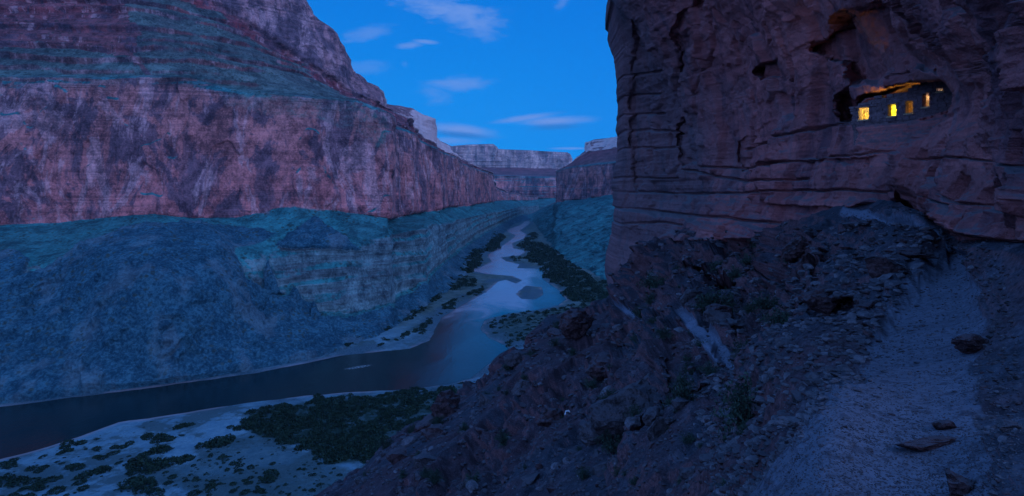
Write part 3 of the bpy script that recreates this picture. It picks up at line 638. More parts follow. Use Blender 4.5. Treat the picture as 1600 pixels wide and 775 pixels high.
    d = d * (.12 + .88 * keep)
    sdg = sdist(PX, PY, alc)
    d = d * np.where(PX > 1425, .12 + .88 * sstep(sdg, 0, 75), 1)
    d = d + .30 * ml * (strata(P, .5, 4, off=75, warp=.2) + .6 * fbm(P, .9, 4, .6, off=76)) * (1 - ma)
    P = P + Nh * d[..., None]
    # wrap the outer corner away from the viewer
    k = np.arange(14, 0, -1)[None, :, None]
    first = P[:, :1]; ray = (first - np.array([0, 0, H])); ray = ray / ray[..., 1:2]
    wrap = first + np.concatenate([(k * k * .12) + 0 * first[..., :1], k * 3.2 + 0 * first[..., :1], 0 * k + 0 * first[..., :1]], -1) + ray * 0
    wrap = wrap + (1.2 * fbm(wrap, 9, 4, off=57))[..., None] * np.array([1, 0, 0]) * np.clip(k / 3, 0, 1)
    P = np.concatenate([wrap, P], 1)
    # roof of the cliff leaning back
    top = [P[:1] + np.array([2.0 * i, 0, 9.0 * i]) for i in range(5, 0, -1)]
    P = np.concatenate(top + [P], 0)
    tag(link('near_cliff', grid_mesh('near_cliff', P, attrs=None), M['near']), kind='structure')
    return L
build_cliff()

# ------------------------------------------------------------------ near slope with the footpath
ground_f = tps([(1350, 775, 3.25), (1500, 775, 3.15), (1200, 775, 4.1), (1350, 690, 4.0), (1450, 690, 3.95), (1400, 600, 5.4), (1470, 500, 8.3), (1500, 440, 11.3), (1500, 408, 13.5), (1440, 383, 15.2), (1370, 352, 19.8), (1325, 328, 25.5),
                (1600, 775, 2.8), (1600, 600, 4.5), (1560, 500, 7), (1600, 450, 7.6), (1600, 385, 9), (1545, 400, 11), (1350, 1000, 2.1), (1350, 1400, 1.35), (1000, 1000, 5.5), (1700, 1000, 1.9), (1700, 1400, 1.2),
                (1900, 775, 2.1), (1900, 450, 4.2), (1900, 1400, 1.0), (1250, 630, 5.9), (1290, 565, 7.4), (1140, 775, 5.6), (1200, 695, 5.7), (1232, 560, 13.5), (1165, 640, 13), (1100, 705, 11.5), (1050, 775, 9.6),
                (1330, 530, 9.2), (1350, 500, 10.5), (1380, 455, 12.5), (1420, 430, 12.8), (1300, 480, 14), (1300, 430, 18.5), (1330, 375, 20.5), (1262, 365, 27), (1250, 450, 26), (1160, 590, 20), (1120, 545, 26), (1075, 492, 36), (1020, 490, 45),
                (980, 482, 57), (950, 470, 80), (1200, 480, 32), (1150, 430, 42), (1080, 390, 55), (1000, 405, 70), (960, 460, 82), (1240, 365, 34), (1050, 600, 24), (1000, 650, 22), (1000, 775, 14), (900, 775, 18), (950, 600, 34),
                (900, 650, 30), (850, 560, 52), (870, 492, 76), (800, 600, 50), (800, 700, 33), (700, 775, 32), (700, 690, 46), (760, 577, 72), (690, 622, 68), (640, 660, 62), (600, 740, 46), (560, 742, 54), (500, 775, 52), (600, 850, 30), (400, 850, 45),
                (200, 1000, 36), (-200, 1300, 22), (500, 1000, 20), (700, 1400, 5.5), (300, 1400, 9)])
SKY = ([-700, -200, 200, 400, 500, 545, 575, 600, 640, 665, 690, 725, 760, 785, 810, 840, 865, 885, 950, 958, 1000, 1050, 1100, 1160, 1240, 1300, 1350, 1400, 1450, 1500, 1600, 1900, 2400],
       [1650, 1300, 1000, 850, 776, 745, 728, 700, 662, 648, 622, 598, 576, 556, 543, 515, 490, 484, 469, 455, 398, 362, 356, 350, 348, 322, 312, 316, 345, 372, 376, 372, 372])
TRAIL = [(1120, 800), (1230, 690), (1330, 570), (1400, 480), (1450, 420), (1478, 398), (1430, 384), (1385, 368), (1350, 348), (1310, 330), (1335, 322), (1380, 340), (1425, 362), (1490, 384), (1535, 405), (1540, 440), (1528, 500), (1505, 580), (1500, 640),
         (1545, 800), (1600, 1500), (900, 1500)]
TRAIL2 = [(1170, 600), (1146, 592), (1114, 558), (1082, 522), (1062, 497), (1072, 489), (1098, 510), (1134, 540), (1162, 570)]
TRAIL3 = [(955, 476), (985, 482), (1000, 496), (993, 500), (975, 489), (952, 482)]
GR_COLS = np.concatenate([np.arange(-700, 380, 12.0), np.arange(380, 1640, 1.5), np.arange(1640, 2400, 12)])
gt = np.concatenate([np.linspace(0, 1, 420) ** 1.15 * .62, np.linspace(.625, 1, 60)])
def build_ground():
    top = np.interp(GR_COLS, *SKY); bot = np.maximum(1550, top + 250)
    PX = np.repeat(GR_COLS[None], len(gt), 0); PY = top[None] + gt[:, None] * (bot - top)[None]
    L = ground_f(PX, PY)
    # undercut dark block left of the path, knobs along the slope
    Q = np.stack([PX, PY, PX * 0], -1); wob = fbm(Q, 30, 4, .55, off=61)
    for poly, dl, ed, wb in [([(1278, 492), (1300, 482), (1345, 484), (1348, 512), (1318, 532), (1290, 520)], .22, 8, 4),
                             ([(1020, 500), (1110, 540), (1150, 600), (1120, 640), (1030, 640), (1015, 560)], -.10, 12, 9),
                             ([(915, 560), (990, 540), (1035, 560), (1030, 640), (990, 690), (920, 650)], -.09, 14, 10),
                             ([(1250, 355), (1262, 350), (1300, 400), (1290, 470), (1255, 470), (1262, 400)], -.10, 8, 6),
                             ([(1050, 375), (1110, 385), (1190, 425), (1260, 478), (1248, 496), (1150, 446), (1050, 398)], -.10, 6, 4)]:
        L = L + dl * sstep(sdist(PX, PY, poly) + wb * wob * 1.6, ed * .5, -ed * .5)
    TUP = [(1538, 405), (1500, 392), (1440, 371), (1388, 346), (1352, 326), (1315, 320), (1308, 332), (1350, 351), (1395, 373), (1440, 389), (1476, 402), (1486, 440), (1535, 440)]
    tup = sstep(sdist(PX, PY, TUP) + 4 * wob, 4, -4)
    P0 = W(PX, PY, np.exp(ground_f(PX, PY)))
    tm = sstep(sdist(PX, PY, TRAIL) + (34 * wob + 22 * fbm(Q, 12, 4)) * (.25 + .75 * sstep(PY, 400, 560)), np.where(PX > 1440, 26 + 50 * sstep(PY, 430, 520), 26), -30)
    tm = np.maximum(tm, tup); tm2 = np.maximum(sstep(sdist(PX, PY, TRAIL2) + 2 * wob, 2, -3), sstep(sdist(PX, PY, TRAIL3), 1, -3))
    P = W(PX, PY, np.exp(L)); N = face_cam(P0, normals(P0))
    sc = np.clip(P[..., 1] / 40, .05, 1.5)
    d = 2.6 * sc * fbm(P, 13, 4, .55, off=63) + 1.0 * sc * fbm(P, 4, 5, .6, ridged=True, off=65) + .5 * sc * sstep(fbm(P, 2.6, 3, .5, off=67), .0, .1)
    bed = strata(P, 1.6, 4, off=68, warp=.4); d = d + (.45 + .75 * sstep(PX, 940, 1000) * (1 - sstep(PY, 470, 540))) * sc * bed * sstep(PX, 760, 1000) * (1 - sstep(PX, 1330, 1420))
    d = d + (.75 * sc * sstep(fbm(P, 7, 4, .55, sz=.7, off=77), .06, .12) + .5 * sc * sstep(fbm(P, 3.2, 3, .5, sz=.6, off=79), .10, .15) - .25 * sc) * (1 - sstep(PX, 1230, 1300)) * (PX > 0)
    d = d + .16 * np.clip(sc * 1.5, .1, 1) * fbm(P, .7, 4, .6, off=69) - .95 * sc * sstep(PX, 1300, 1100)
    d = np.where(PX < 960, np.clip(d, -9, .25 * sc), d)
    d = d * np.where(PX > 960, .3 + .7 * sstep(PY - top[None], 2, 34), 1)
    near = np.clip(1 - P[..., 1] / 12, 0, 1)
    d = d + near * (.10 * fbm(P, 1.1, 4, .55, off=71) + .045 * fbm(P, .25, 4, .65, off=73))
    tt = np.maximum(tm, tm2); d = d * (1 - .85 * tt) + tt * (.03 * sc + .012) * fbm(P, .5, 4, .6)
    # berm of rubble along the path's right side and edge
    d = d * np.where(P[..., 1] < 2.2, .3, 1)
    P = P + N * d[..., None]
    # fall away behind the skyline, tuck under the cliff on the right
    back = []
    px = GR_COLS
    for k in range(9, 0, -1):
        r = P[0].copy(); hid = (px > 955)
        r[:, 1] *= 1 + .05 * k; r[:, 0] *= 1 + .05 * k
        r[:, 2] = np.where(hid, H + (P[0][:, 2] - H) * (1 + .02 * k) - .1 * k, P[0][:, 2] - 3.2 * k - .9 * k * k)
        back.append(r)
    Pf = np.concatenate([np.array(back), P], 0)
    soft = .42 * sstep(sdist(PX, PY, [(1180, 800), (1330, 600), (1420, 470), (1500, 410), (1560, 400), (1900, 430), (1900, 1600), (900, 1600)]) + 60 * wob, 45, -45)
    upt = 1 + .38 * tup * sstep(PY, 445, 405)
    att = np.concatenate([np.zeros((9, len(px))), np.maximum(np.maximum(tm * upt, tm2 * 1.7), soft)], 0)
    tag(link('hillside', grid_mesh('hillside', Pf, attrs={'trail': att}), M['ground']), kind='structure')
    return P, N, top, bot, np.maximum(tm, tm2)
GP, GN, Gtop, Gbot, Gtr = build_ground()
def ground_at(px, py):
    c = int(np.clip(np.searchsorted(GR_COLS, px), 0, len(GR_COLS) - 1)); t = (py - Gtop[c]) / (Gbot[c] - Gtop[c])
    r = int(np.clip(np.searchsorted(gt, t), 0, len(gt) - 1))
    return GP[r, c], GN[r, c], Gtr[r, c]

# ------------------------------------------------------------------ shared shapes for stones and shrubs
import bmesh
def ico(sub):
    bm = bmesh.new(); bmesh.ops.create_icosphere(bm, subdivisions=sub, radius=1)
    V = np.array([v.co[:] for v in bm.verts]); F = np.array([[v.index for v in f.verts] for f in bm.faces]); bm.free(); return V, F
ICO = {k: ico(k) for k in (1, 2, 3, 4)}
def rockV(seed, sub, flat=.6, cuts=9, lump=.12):
    r = np.random.RandomState(seed); V = ICO[sub][0].copy()
    for _ in range(cuts):
        d = r.normal(size=3); d /= np.linalg.norm(d); h = r.uniform(.45, .85); t = V @ d
        V = V - np.maximum(t - h, 0)[:, None] * d
    if sub > 2:
        V = V * (1 + 1.6 * lump * fbm(V + seed, .8, 4, .6)[:, None] + .9 * lump * fbm(V + seed, .35, 4, .65, sz=.45, ridged=True)[:, None] + .05 * np.sign(fbm(V + seed, .5, 2, sz=.35))[:, None])
    V = V * np.array([r.uniform(.85, 1.25), r.uniform(.7, 1.0), flat])
    return V / max(np.abs(V[:, 0]).max(), 1e-6)
def rotz(V, a, tx=0.0):
    c, s_ = math.cos(a), math.sin(a); R = np.array([[c, -s_, 0], [s_, c, 0], [0, 0, 1]])
    cx, sx_ = math.cos(tx), math.sin(tx); T = np.array([[1, 0, 0], [0, cx, -sx_], [0, sx_, cx]])
    return V @ (R @ T).T

def boulder(px, py, wpx, hpx, mat, label, seed, sink=.25, depth=.8, cat='boulder', rot=None, name='boulder', tilt=0.0, group=None, cuts=9):
    """px, py: foot of the stone on the slope; wpx, hpx its seen size at that distance"""
    p, nrm, _ = ground_at(px, py); Y = p[1]; wd = wpx * Y / FX / 2; ht = hpx * Y / FX / 2
    V = rockV(seed, 4 if wpx > 45 else 3, 1.0, cuts)
    V = V / np.abs(V).max(0) * np.array([wd, wd * depth, ht])
    V = rotz(V, rot or 0, 0); a = tilt; c, s_ = math.cos(a), math.sin(a); V = V @ np.array([[c, 0, -s_], [0, 1, 0], [s_, 0, c]])
    o = link(name, raw_mesh(name, V, ICO[4 if wpx > 45 else 3][1], False), M[mat]); o.location = (p[0], p[1] + wd * depth * .3, p[2] + ht * (1 - 2 * sink))
    tag(o, label, cat, group); return o

# ------------------------------------------------------------------ stone granary in the niche, lamps burning inside
def box(V, F, x0, x1, y0, y1, z0, z1, jit=0, r=None):
    v = np.array([[x, y, z] for x in (x0, x1) for y in (y0, y1) for z in (z0, z1)], float)
    if jit: v = v + r.uniform(-jit, jit, v.shape)
    n0 = sum(len(a) for a in V); V.append(v)
    F.append(np.array([[0, 1, 3, 2], [4, 6, 7, 5], [0, 4, 5, 1], [2, 3, 7, 6], [0, 2, 6, 4], [1, 5, 7, 3]]) + n0)
def granary():
    M['masonry'] = plain('dry_laid_masonry', (0.17, 0.12, 0.13), 4, .45, .03)
    M['plaster'] = plain('clay_plaster', (0.55, 0.42, 0.26), 7, .5, .06)
    r = np.random.RandomState(5)
    A = W(1332, 195, 28.6); Bp = W(1482, 169, 25.2)
    ln = float(np.hypot(Bp[0] - A[0], Bp[1] - A[1])); ang = math.atan2(Bp[1] - A[1], Bp[0] - A[0])
    root = bpy.data.objects.new('stone_granary', None); C.objects.link(root); root.location = A; root.rotation_euler = (0, 0, ang)
    tag(root, 'ancient stone granary with lamplit doorways built under the overhang of the cliff', 'granary')
    ca, sa = math.cos(ang), math.sin(ang)
    def hit(px, py):      # bearing -> (along, up) on the wall plane
        d = np.array([(px - CX) / FX, 1.0]); m_ = np.array([[d[0], -ca], [d[1], -sa]])
        t, u_ = np.linalg.solve(m_, np.array([A[0], A[1]])); return u_, H + (HY - py) / FX * t - A[2]
    wins = []
    for (px, py, wp, hp) in [(1352, 177.5, 15, 21), (1396, 172.5, 12.5, 20), (1423, 167.5, 12, 21), (1449, 157, 10, 22), (1471, 140.5, 9, 7)]:
        u0, z0 = hit(px - wp / 2, py + hp / 2); u1, z1 = hit(px + wp / 2, py - hp / 2); wins.append((u0, u1, z0, z1))
    def topz(u_): return float(np.interp(u_, [0, .6, 1.2, 2.1, 3.0, ln - 1.4, ln], [.75, .98, 1.12, 1.2, 1.22, 1.52, 1.75])) 
    basez = lambda u_: float(np.interp(u_, [0, ln], [0, Bp[2] - A[2]]))
    V = []; F = []; z = -.3
    while z < 2.6:
        h = r.uniform(.10, .17); u_ = r.uniform(-.12, .1)
        while u_ < ln + 1.0:
            wd = r.uniform(.16, .42); a, b_ = u_, u_ + wd
            if z + h * .5 < topz((a + b_) / 2) + .1 * r.rand() and z > basez(u_) - .32:
                segs = [(a, b_)]
                for (w0, w1, z0, z1) in wins:
                    if z + h > z0 + .03 and z < z1 - .03:
                        ns = []
                        for (p, q) in segs:
                            if q <= w0 or p >= w1: ns.append((p, q))
                            else:
                                if p < w0 - .04: ns.append((p, w0))
                                if q > w1 + .04: ns.append((w1, q))
                        segs = ns
                for (p, q) in segs: box(V, F, p + .008, q - .008, -.16 + r.uniform(-.03, .03), .2, z + .008, z + h - .004, .012, r)
            u_ += wd
        z += h
    link('masonry_wall', raw_mesh('masonry_wall', np.concatenate(V), np.concatenate(F), False), M['masonry'], root)
    # clay core behind the face stones, with the same openings
    V = []; F = []; us = sorted([.1, ln + .9] + [w_[0] for w_ in wins] + [w_[1] for w_ in wins])
    for i in range(len(us) - 1):
        a, b_ = us[i], us[i + 1]; mid = (a + b_) / 2; zs = [-1.2, topz(mid)]; hole = [w_ for w_ in wins if w_[0] <= mid <= w_[1]]
        if hole:
            box(V, F, a, b_, -.10, .16, -1.2, hole[0][2]); 
            if hole[0][3] < topz(mid) - .05: box(V, F, a, b_, -.10, .16, hole[0][3], topz(mid) - .04)
        else: box(V, F, a, b_, -.10, .16, -1.2, topz(mid) - .04)
    link('clay_core', raw_mesh('clay_core', np.concatenate(V), np.concatenate(F), False), M['masonry'], root)
    cols = [(1.0, .80, .16), (.95, .92, .05), (1.0, .62, .08), (1.0, .66, .42), (1.0, .82, .62)]
    pw = [100, 66, 90, 90, 90]
    for i, (w0, w1, z0, z1) in enumerate(wins):
        V = []; F = []; d0, d1 = -.2, .22
        box(V, F, w0 - .06, w1 + .06, d0, d1, z1, z1 + .07, .01, r)
        dw_ = link('doorway', raw_mesh('doorway', V[0], F[0], False), M['masonry'], root)
        V = []; F = []; box(V, F, w0 - .05, w1 + .05, d0 - .03, d1, z0 - .06, z0, .008, r)
        link('sill', raw_mesh('sill', V[0], F[0], False), M['plaster'], dw_)
        # plastered storage bin behind each doorway
        V = []; F = []; e = .22
        k = 8; bk = []
        zt = z1 + .05; zb = z0 - .05
        box(V, F, w0 - e, w1 + e, .75, .85, zb, zt); box(V, F, w0 - e - .08, w0 - e, .17, .85, zb, zt); box(V, F, w1 + e, w1 + e + .08, .17, .85, zb, zt)
        box(V, F, w0 - e - .08, w1 + e + .08, .17, .85, zb - .08, zb)
        for q in range(26):    # rough stones in the back wall
            a = r.uniform(w0 - e, w1 + e - .12); zz = r.uniform(zb, zt - .1)
            box(V, F, a, a + r.uniform(.08, .16), .75 - r.uniform(.02, .12), .76, zz, zz + r.uniform(.05, .1), .01, r)
        link('storage_bin', raw_mesh('storage_bin', np.concatenate(V), np.concatenate(F), False), M['plaster'], root)
        ld = bpy.data.lights.new('oil_lamp_light', 'POINT'); ld.energy = pw[i] * .5; ld.color = cols[i]; ld.shadow_soft_size = .04
        lo = bpy.data.objects.new('oil_lamp_light', ld); C.objects.link(lo); lo.parent = root
        lo.location = (w0 - .10 if i % 2 else w1 + .10, .34, (z0 + z1) / 2 + min(.12, (z1 - z0) * .15))
    for (u_, zz, e_, c_) in [(.15, 1.0, 2.2, (1.0, .75, .12)), (1.75, 1.18, .8, (1.0, .85, .1)), (2.7, 1.38, .9, (1.0, .6, .25))]:
        ld = bpy.data.lights.new('oil_lamp_light', 'POINT'); ld.energy = e_; ld.color = c_; ld.shadow_soft_size = .05
        lo = bpy.data.objects.new('oil_lamp_light', ld); C.objects.link(lo); lo.parent = root; lo.location = (u_, .5, zz)
granary()

# ------------------------------------------------------------------ scree (nobody could count it)
def scree(name, N, seed, region, smin, smax, mats, flat=.55, dens=None, power=2.2):
    r = np.random.RandomState(seed); Vs = {m_: [] for m_ in mats}; Fs = {m_: [] for m_ in mats}; cnt = {m_: 0 for m_ in mats}
    var = [rockV(1000 + i, 1, flat, 4) for i in range(12)]; var2 = [rockV(1100 + i, 2, flat, 7) for i in range(12)]
    n = 0; tries = 0
    while n < N and tries < N * 8:
        tries += 1
        px = r.uniform(region[0], region[2]); py = r.uniform(region[1], region[3])
        c = np.searchsorted(GR_COLS, px)
        if py < Gtop[c] + 3: continue
        p, nr, tr = ground_at(px, py)
        if r.rand() > dens(px, py, tr): continue
        sz = smin + (smax - smin) * r.rand() ** power * (1 if r.rand() < .9 else 1.6)
        if tr > .4 and name != 'gravel': sz *= .5
        s_ = sz * p[1] / FX / 2; s_ = min(max(s_, .006), .8)
        big = sz > 6; V = (var2 if big else var)[r.randint(12)]
        V = rotz(V * s_ * np.array([1, r.uniform(.7, 1), r.uniform(.6, 1.2)]), r.uniform(0, 6.28), r.uniform(-.5, .5)) + p + np.array([0, 0, s_ * .12])
        m_ = mats[r.choice(len(mats), p=[.55, .30, .15][:len(mats)])] if len(mats) == 3 else mats[r.randint(len(mats))]
        Vs[m_].append(V); Fs[m_].append(ICO[2 if big else 1][1] + cnt[m_]); cnt[m_] += len(V); n += 1
    V = np.concatenate([np.concatenate(Vs[m_]) for m_ in mats if Vs[m_]]); off = 0; F = []; mi = []
    for i, m_ in enumerate(mats):
        if not Vs[m_]: continue
        f = np.concatenate(Fs[m_]) + off; F.append(f); mi.append(np.full(len(f), i)); off += cnt[m_]
    me = raw_mesh(name, V, np.concatenate(F), False)
    for m_ in mats: me.materials.append(M[m_])
    me.polygons.foreach_set('material_index', np.concatenate(mi).astype(np.int32))
    o = bpy.data.objects.new(name, me); C.objects.link(o)
    tag(o, kind='stuff'); return o
def dens_slope(px, py, tr): return .05 if tr > .5 else .75
def dens_edge(px, py, tr):
    d = abs((px - 1120) * .66 + (py - 775) * .75) / 110.0
    return (.95 * math.exp(-d * d)) * (0.12 if tr > .6 else 1) + .05
a1 = scree('scree', 13000, 1, (400, 350, 1600, 790), 1.8, 11, ['stone', 'stonered', 'stonepale'], dens=dens_slope, power=2.6)
tag(a1, 'loose grey and reddish scree covering the hillside below the cliff', 'scree')
a2 = scree('rubble', 5200, 2, (1100, 380, 1450, 790), 3, 20, ['stonepale', 'stone', 'stonered'], flat=.42, dens=dens_edge, power=2.4)
tag(a2, 'flat broken rubble along the outer edge of the footpath', 'rubble')
a3 = scree('gravel', 15000, 3, (1120, 330, 1640, 790), 1.3, 5.0, ['stone', 'stonepale', 'stonered'], dens=lambda px, py, tr: .8 if tr > .3 else .35, power=4)
tag(a3, 'small stones strewn over the surface of the footpath', 'gravel')

# ------------------------------------------------------------------ boulders that can be told apart
BL = [(1449, 703, 102, 26, 'stonered', 'long flat dark red slab lying across the footpath in the foreground', 11, .30, .35),
      (1533, 553, 62, 38, 'stonered', 'rounded dark boulder half buried in the bank right of the footpath', 12, .28, .7),
      (1508, 772, 62, 48, 'stonered', 'dark red boulder at the lower right corner beside the footpath', 13, .3, .7),
      (1440, 430, 60, 17, 'stonered', 'wedge shaped red rock at the outer bend of the footpath', 14, .2, .8),
      (1402, 455, 66, 46, 'stonered', 'layered dark block just below the bend of the footpath', 15, .3, .8),
      (1262, 400, 52, 50, 'stonered', 'dark blocky outcrop at the left end of the rubble platform', 18, .3, .8),
      (1282, 442, 40, 66, 'stonered', 'tall reddish outcrop beneath the left end of the platform', 19, .35, .8),
      (1192, 560, 34, 40, 'stonepale', 'pale rounded boulder above the lower footpath', 20, .25, .8),
      (1238, 660, 62, 20, 'stonepale', 'pale flat slab at the left edge of the rubble', 21, .3, .5),
      (975, 668, 122, 118, 'stone', 'largest rounded rock outcrop in the middle of the dark slope', 22, .40, .8),
      (905, 532, 62, 50, 'stonered', 'dark square boulder on the crest nearest the river bend', 23, .25, .8),
      (937, 572, 66, 44, 'stonered', 'dark jagged boulder below the crest', 24, .3, .8),
      (697, 655, 46, 46, 'stonered', 'dark boulder on the lower skyline of the slope', 25, .3, .8),
      (808, 612, 34, 30, 'stone', 'grey boulder standing alone under the middle skyline', 26, .3, .8),
      (845, 640, 54, 34, 'stonered', 'low dark boulder in the middle of the slope', 27, .3, .8),
      (922, 692, 58, 44, 'stone', 'flat topped grey rock left of the largest outcrop', 28, .3, .8),
      (876, 630, 10, 12, 'white', 'tiny white stone on the middle of the slope', 29, .15, .8),
      (780, 704, 9, 13, 'white', 'tiny white stone low on the slope', 30, .15, .8),
      (1038, 708, 44, 52, 'stone', 'grey upright boulder to the right of the largest outcrop', 41, .38, .8),
      (1480, 668, 40, 26, 'stonered', 'knobbly reddish rock at the right side of the path above the slab', 32, .35, .7),
      (1590, 690, 46, 20, 'stone', 'flat grey rock at the right border of the bank', 33, .35, .6),
      (1425, 375, 18, 10, 'stonered', 'small red rock at the foot of the cliff by the upper path', 34, .3, .8),
      (1130, 520, 46, 26, 'stonered', 'low red rock beside the upper end of the lower footpath', 35, .35, .8),
      (1310, 512, 74, 62, 'stonered', 'big dark overhanging block left of the footpath', 36, .30, .8),
      (1372, 500, 44, 26, 'stonered', 'dark red ledge block right of the overhanging block', 37, .35, .8)]
M['white'] = plain('white_quartz', (0.6, 0.62, 0.66), 6, .2, .01)
for b_ in BL: boulder(b_[0], b_[1], b_[2], b_[3], b_[4], b_[5], b_[6], b_[7] * (.55 if b_[0] < 1260 else 1), b_[8])
r = np.random.RandomState(77)
protos = []
for i in range(6):
    V = rockV(500 + i, 3, .72, 9); protos.append(raw_mesh('boulder', V, ICO[3][1], False)); protos[-1].materials.append(M[['stone', 'stonered', 'stonepale', 'stone', 'stonered', 'stone'][i]])
n = 0; spots = []
while n < 150:
    px, py = r.uniform(520, 1270), r.uniform(400, 775); c = np.searchsorted(GR_COLS, px)
    if py < Gtop[c] + 8: continue
    p, nr, tr = ground_at(px, py)
    if tr > .2 or any(abs(px - q[0]) < 18 and abs(py - q[1]) < 14 for q in spots): continue
    spots.append((px, py)); s_ = min((10 + 40 * r.rand() ** 1.9) * p[1] / FX / 2, 1.9)
    o = bpy.data.objects.new('boulder', protos[r.randint(6)]); C.objects.link(o)
    o.location = p + np.array([0, 0, s_ * .2]); o.scale = (s_, s_ * r.uniform(.7, 1), s_ * r.uniform(.8, 1.2)); o.rotation_euler = (r.uniform(-.3, .3), r.uniform(-.3, .3), r.uniform(0, 6.28))
    tag(o, 'weathered knee high boulder among the scree of the dark slope', 'boulder', 'boulders scattered over the near slope'); n += 1
n = 0
while n < 26:
    px, py = r.uniform(1500, 1600), r.uniform(410, 775); p, nr, tr = ground_at(px, py)
    if tr > .3 or any(abs(px - q[0]) < 9 and abs(py - q[1]) < 9 for q in spots): continue
    spots.append((px, py)); s_ = (7 + 14 * r.rand() ** 2) * p[1] / FX / 2
    o = bpy.data.objects.new('rock', protos[r.randint(6)]); C.objects.link(o)
    o.location = p + np.array([0, 0, s_ * .1]); o.scale = (s_, s_ * .8, s_ * .7); o.rotation_euler = (r.uniform(-.3, .3), 0, r.uniform(0, 6.28))
    tag(o, 'small rock embedded in the bank right of the footpath', 'rock', 'rocks in the bank above the footpath'); n += 1

# ------------------------------------------------------------------ desert shrubs on the near slope
def shrub_meshes(seed, leaves, lsz, droop=.0):
    r = np.random.RandomState(seed); V = []; F = []; tv = []; tf = []
    tips = []
    for i in range(34):
        a = r.uniform(0, 6.28); e = r.uniform(.15, 1.45); L_ = r.uniform(.6, 1.0); d = np.array([math.cos(a) * math.cos(e), math.sin(a) * math.cos(e), math.sin(e) * .85])
        pts = [d * L_ * t + np.array([0, 0, .12 * math.sin(t * 3)]) + r.normal(size=3) * .03 * t for t in np.linspace(0, 1, 6)]
        tips.append(pts)
        for j in range(5):
            p0, p1 = pts[j], pts[j + 1]; r0 = .02 * (1 - j / 5.5); r1 = .02 * (1 - (j + 1) / 5.5); b0 = len(tv)
            for p_, q_ in ((p0, r0), (p1, r1)):
                for k in range(3): tv.append(p_ + q_ * np.array([math.cos(k * 2.09), math.sin(k * 2.09), .3 * math.sin(k)]))
            for k in range(3): tf.append([b0 + k, b0 + (k + 1) % 3, b0 + 3 + (k + 1) % 3, b0 + 3 + k])
    for i in range(leaves):
        pts = tips[r.randint(34)]; j = r.randint(2, 6) if r.rand() < .8 else 1; c = pts[min(j, 5)] + r.normal(size=3) * .085
        a = r.normal(size=3); a /= np.linalg.norm(a); b_ = np.cross(a, r.normal(size=3)); b_ /= np.linalg.norm(b_); s_ = lsz * r.uniform(.6, 1.4)
        n0 = len(V); V += [c - a * s_, c + b_ * s_ * .45, c + a * s_, c - b_ * s_ * .45]; F.append([n0, n0 + 1, n0 + 2, n0 + 3])
    return raw_mesh('foliage', np.array(V), np.array(F), False), raw_mesh('stem', np.array(tv), np.array(tf), False)
SH = [shrub_meshes(s_, n_, z_) for s_, n_, z_ in ((1, 1500, .045), (2, 1100, .05), (3, 700, .055))]
for f_, t_ in SH: f_.materials.append(M['leafn']); t_.materials.append(M['twig'])
def shrub(px, py, wpx, hpx, k, label, group=None, leaf=None):
    p, nr, tr = ground_at(px, py); root = bpy.data.objects.new('shrub', None); C.objects.link(root); root.location = p - np.array([0, 0, .03])
    root.scale = (wpx * p[1] / FX / 1.75, wpx * p[1] / FX / 1.75, hpx * p[1] / FX / .95); root.rotation_euler = (0, 0, px * 1.7)
    f_ = bpy.data.objects.new('foliage', SH[k][0]); t_ = bpy.data.objects.new('stem', SH[k][1])
    for c in (f_, t_): C.objects.link(c); c.parent = root
    tag(root, label, 'shrub', group)
shrub(1165, 672, 120, 84, 0, 'largest dark leafy shrub below the end of the lower footpath')
shrub(1190, 592, 50, 46, 0, 'dense shrub beside the foot of the lower footpath')
shrub(1205, 492, 66, 34, 1, 'low shrub under the red ledges above the pale boulder')
shrub(1120, 486, 80, 42, 1, 'wide shrub above the upper end of the lower footpath')
shrub(1243, 530, 66, 40, 1, 'shrub halfway between the pale boulder and the overhanging block')
shrub(1085, 668, 52, 62, 0, 'upright shrub left of the largest shrub')
shrub(1166, 682, 28, 26, 2, 'small shrub right under the largest shrub')
shrub(960, 712, 60, 36, 1, 'shrub at the foot of the largest outcrop')
shrub(1120, 412, 48, 26, 1, 'small shrub beside the red ledge band under the cliff')
shrub(1248, 470, 24, 22, 2, 'little round shrub left of the tall reddish outcrop')
shrub(1040, 470, 52, 34, 1, 'shrub near the outer corner of the cliff foot')
shrub(1060, 430, 40, 24, 2, 'thin shrub high under the grey cliff corner')
n = 0; r = np.random.RandomState(9)
while n < 105:
    px, py = r.uniform(540, 1260), r.uniform(395, 775); c = np.searchsorted(GR_COLS, px)
    if py < Gtop[c] + 6: continue
    p, nr, tr = ground_at(px, py)
    if tr > .15: continue
    wpx = min(r.uniform(14, 42), 1.9 / p[1] * FX)
    shrub(px, py, wpx, wpx * r.uniform(.5, .75), r.randint(3), 'small dark desert shrub growing between the stones of the slope', 'desert shrubs scattered over the near slope'); n += 1

# ------------------------------------------------------------------ bushes on the valley floor
def bushV(seed, n_, lsz):
    r = np.random.RandomState(seed); u_ = r.normal(size=(n_, 3)); u_ /= np.linalg.norm(u_, axis=1, keepdims=True); u_[:, 2] = np.abs(u_[:, 2])
    rad = (.62 + .38 * r.rand(n_)) * (1 + .30 * fbm(u_ + seed, .7, 2)); c = u_ * rad[:, None] * np.array([1, 1, .62])
    a = r.normal(size=(n_, 3)); a /= np.linalg.norm(a, axis=1, keepdims=True); b_ = np.cross(a, r.normal(size=(n_, 3))); b_ /= np.linalg.norm(b_, axis=1, keepdims=True)
    s_ = lsz * r.uniform(.6, 1.4, n_)[:, None]
    V = np.stack([c - a * s_, c + b_ * s_ * .7, c + a * s_, c - b_ * s_ * .7], 1).reshape(-1, 3)
    return V, np.arange(n_ * 4).reshape(-1, 4)
def inpoly(px, py, poly): return float(sdist(np.array([px]), np.array([py]), poly)[0]) < 0
r = np.random.RandomState(21); lo = [bushV(60 + i, 60, .22) for i in range(5)]
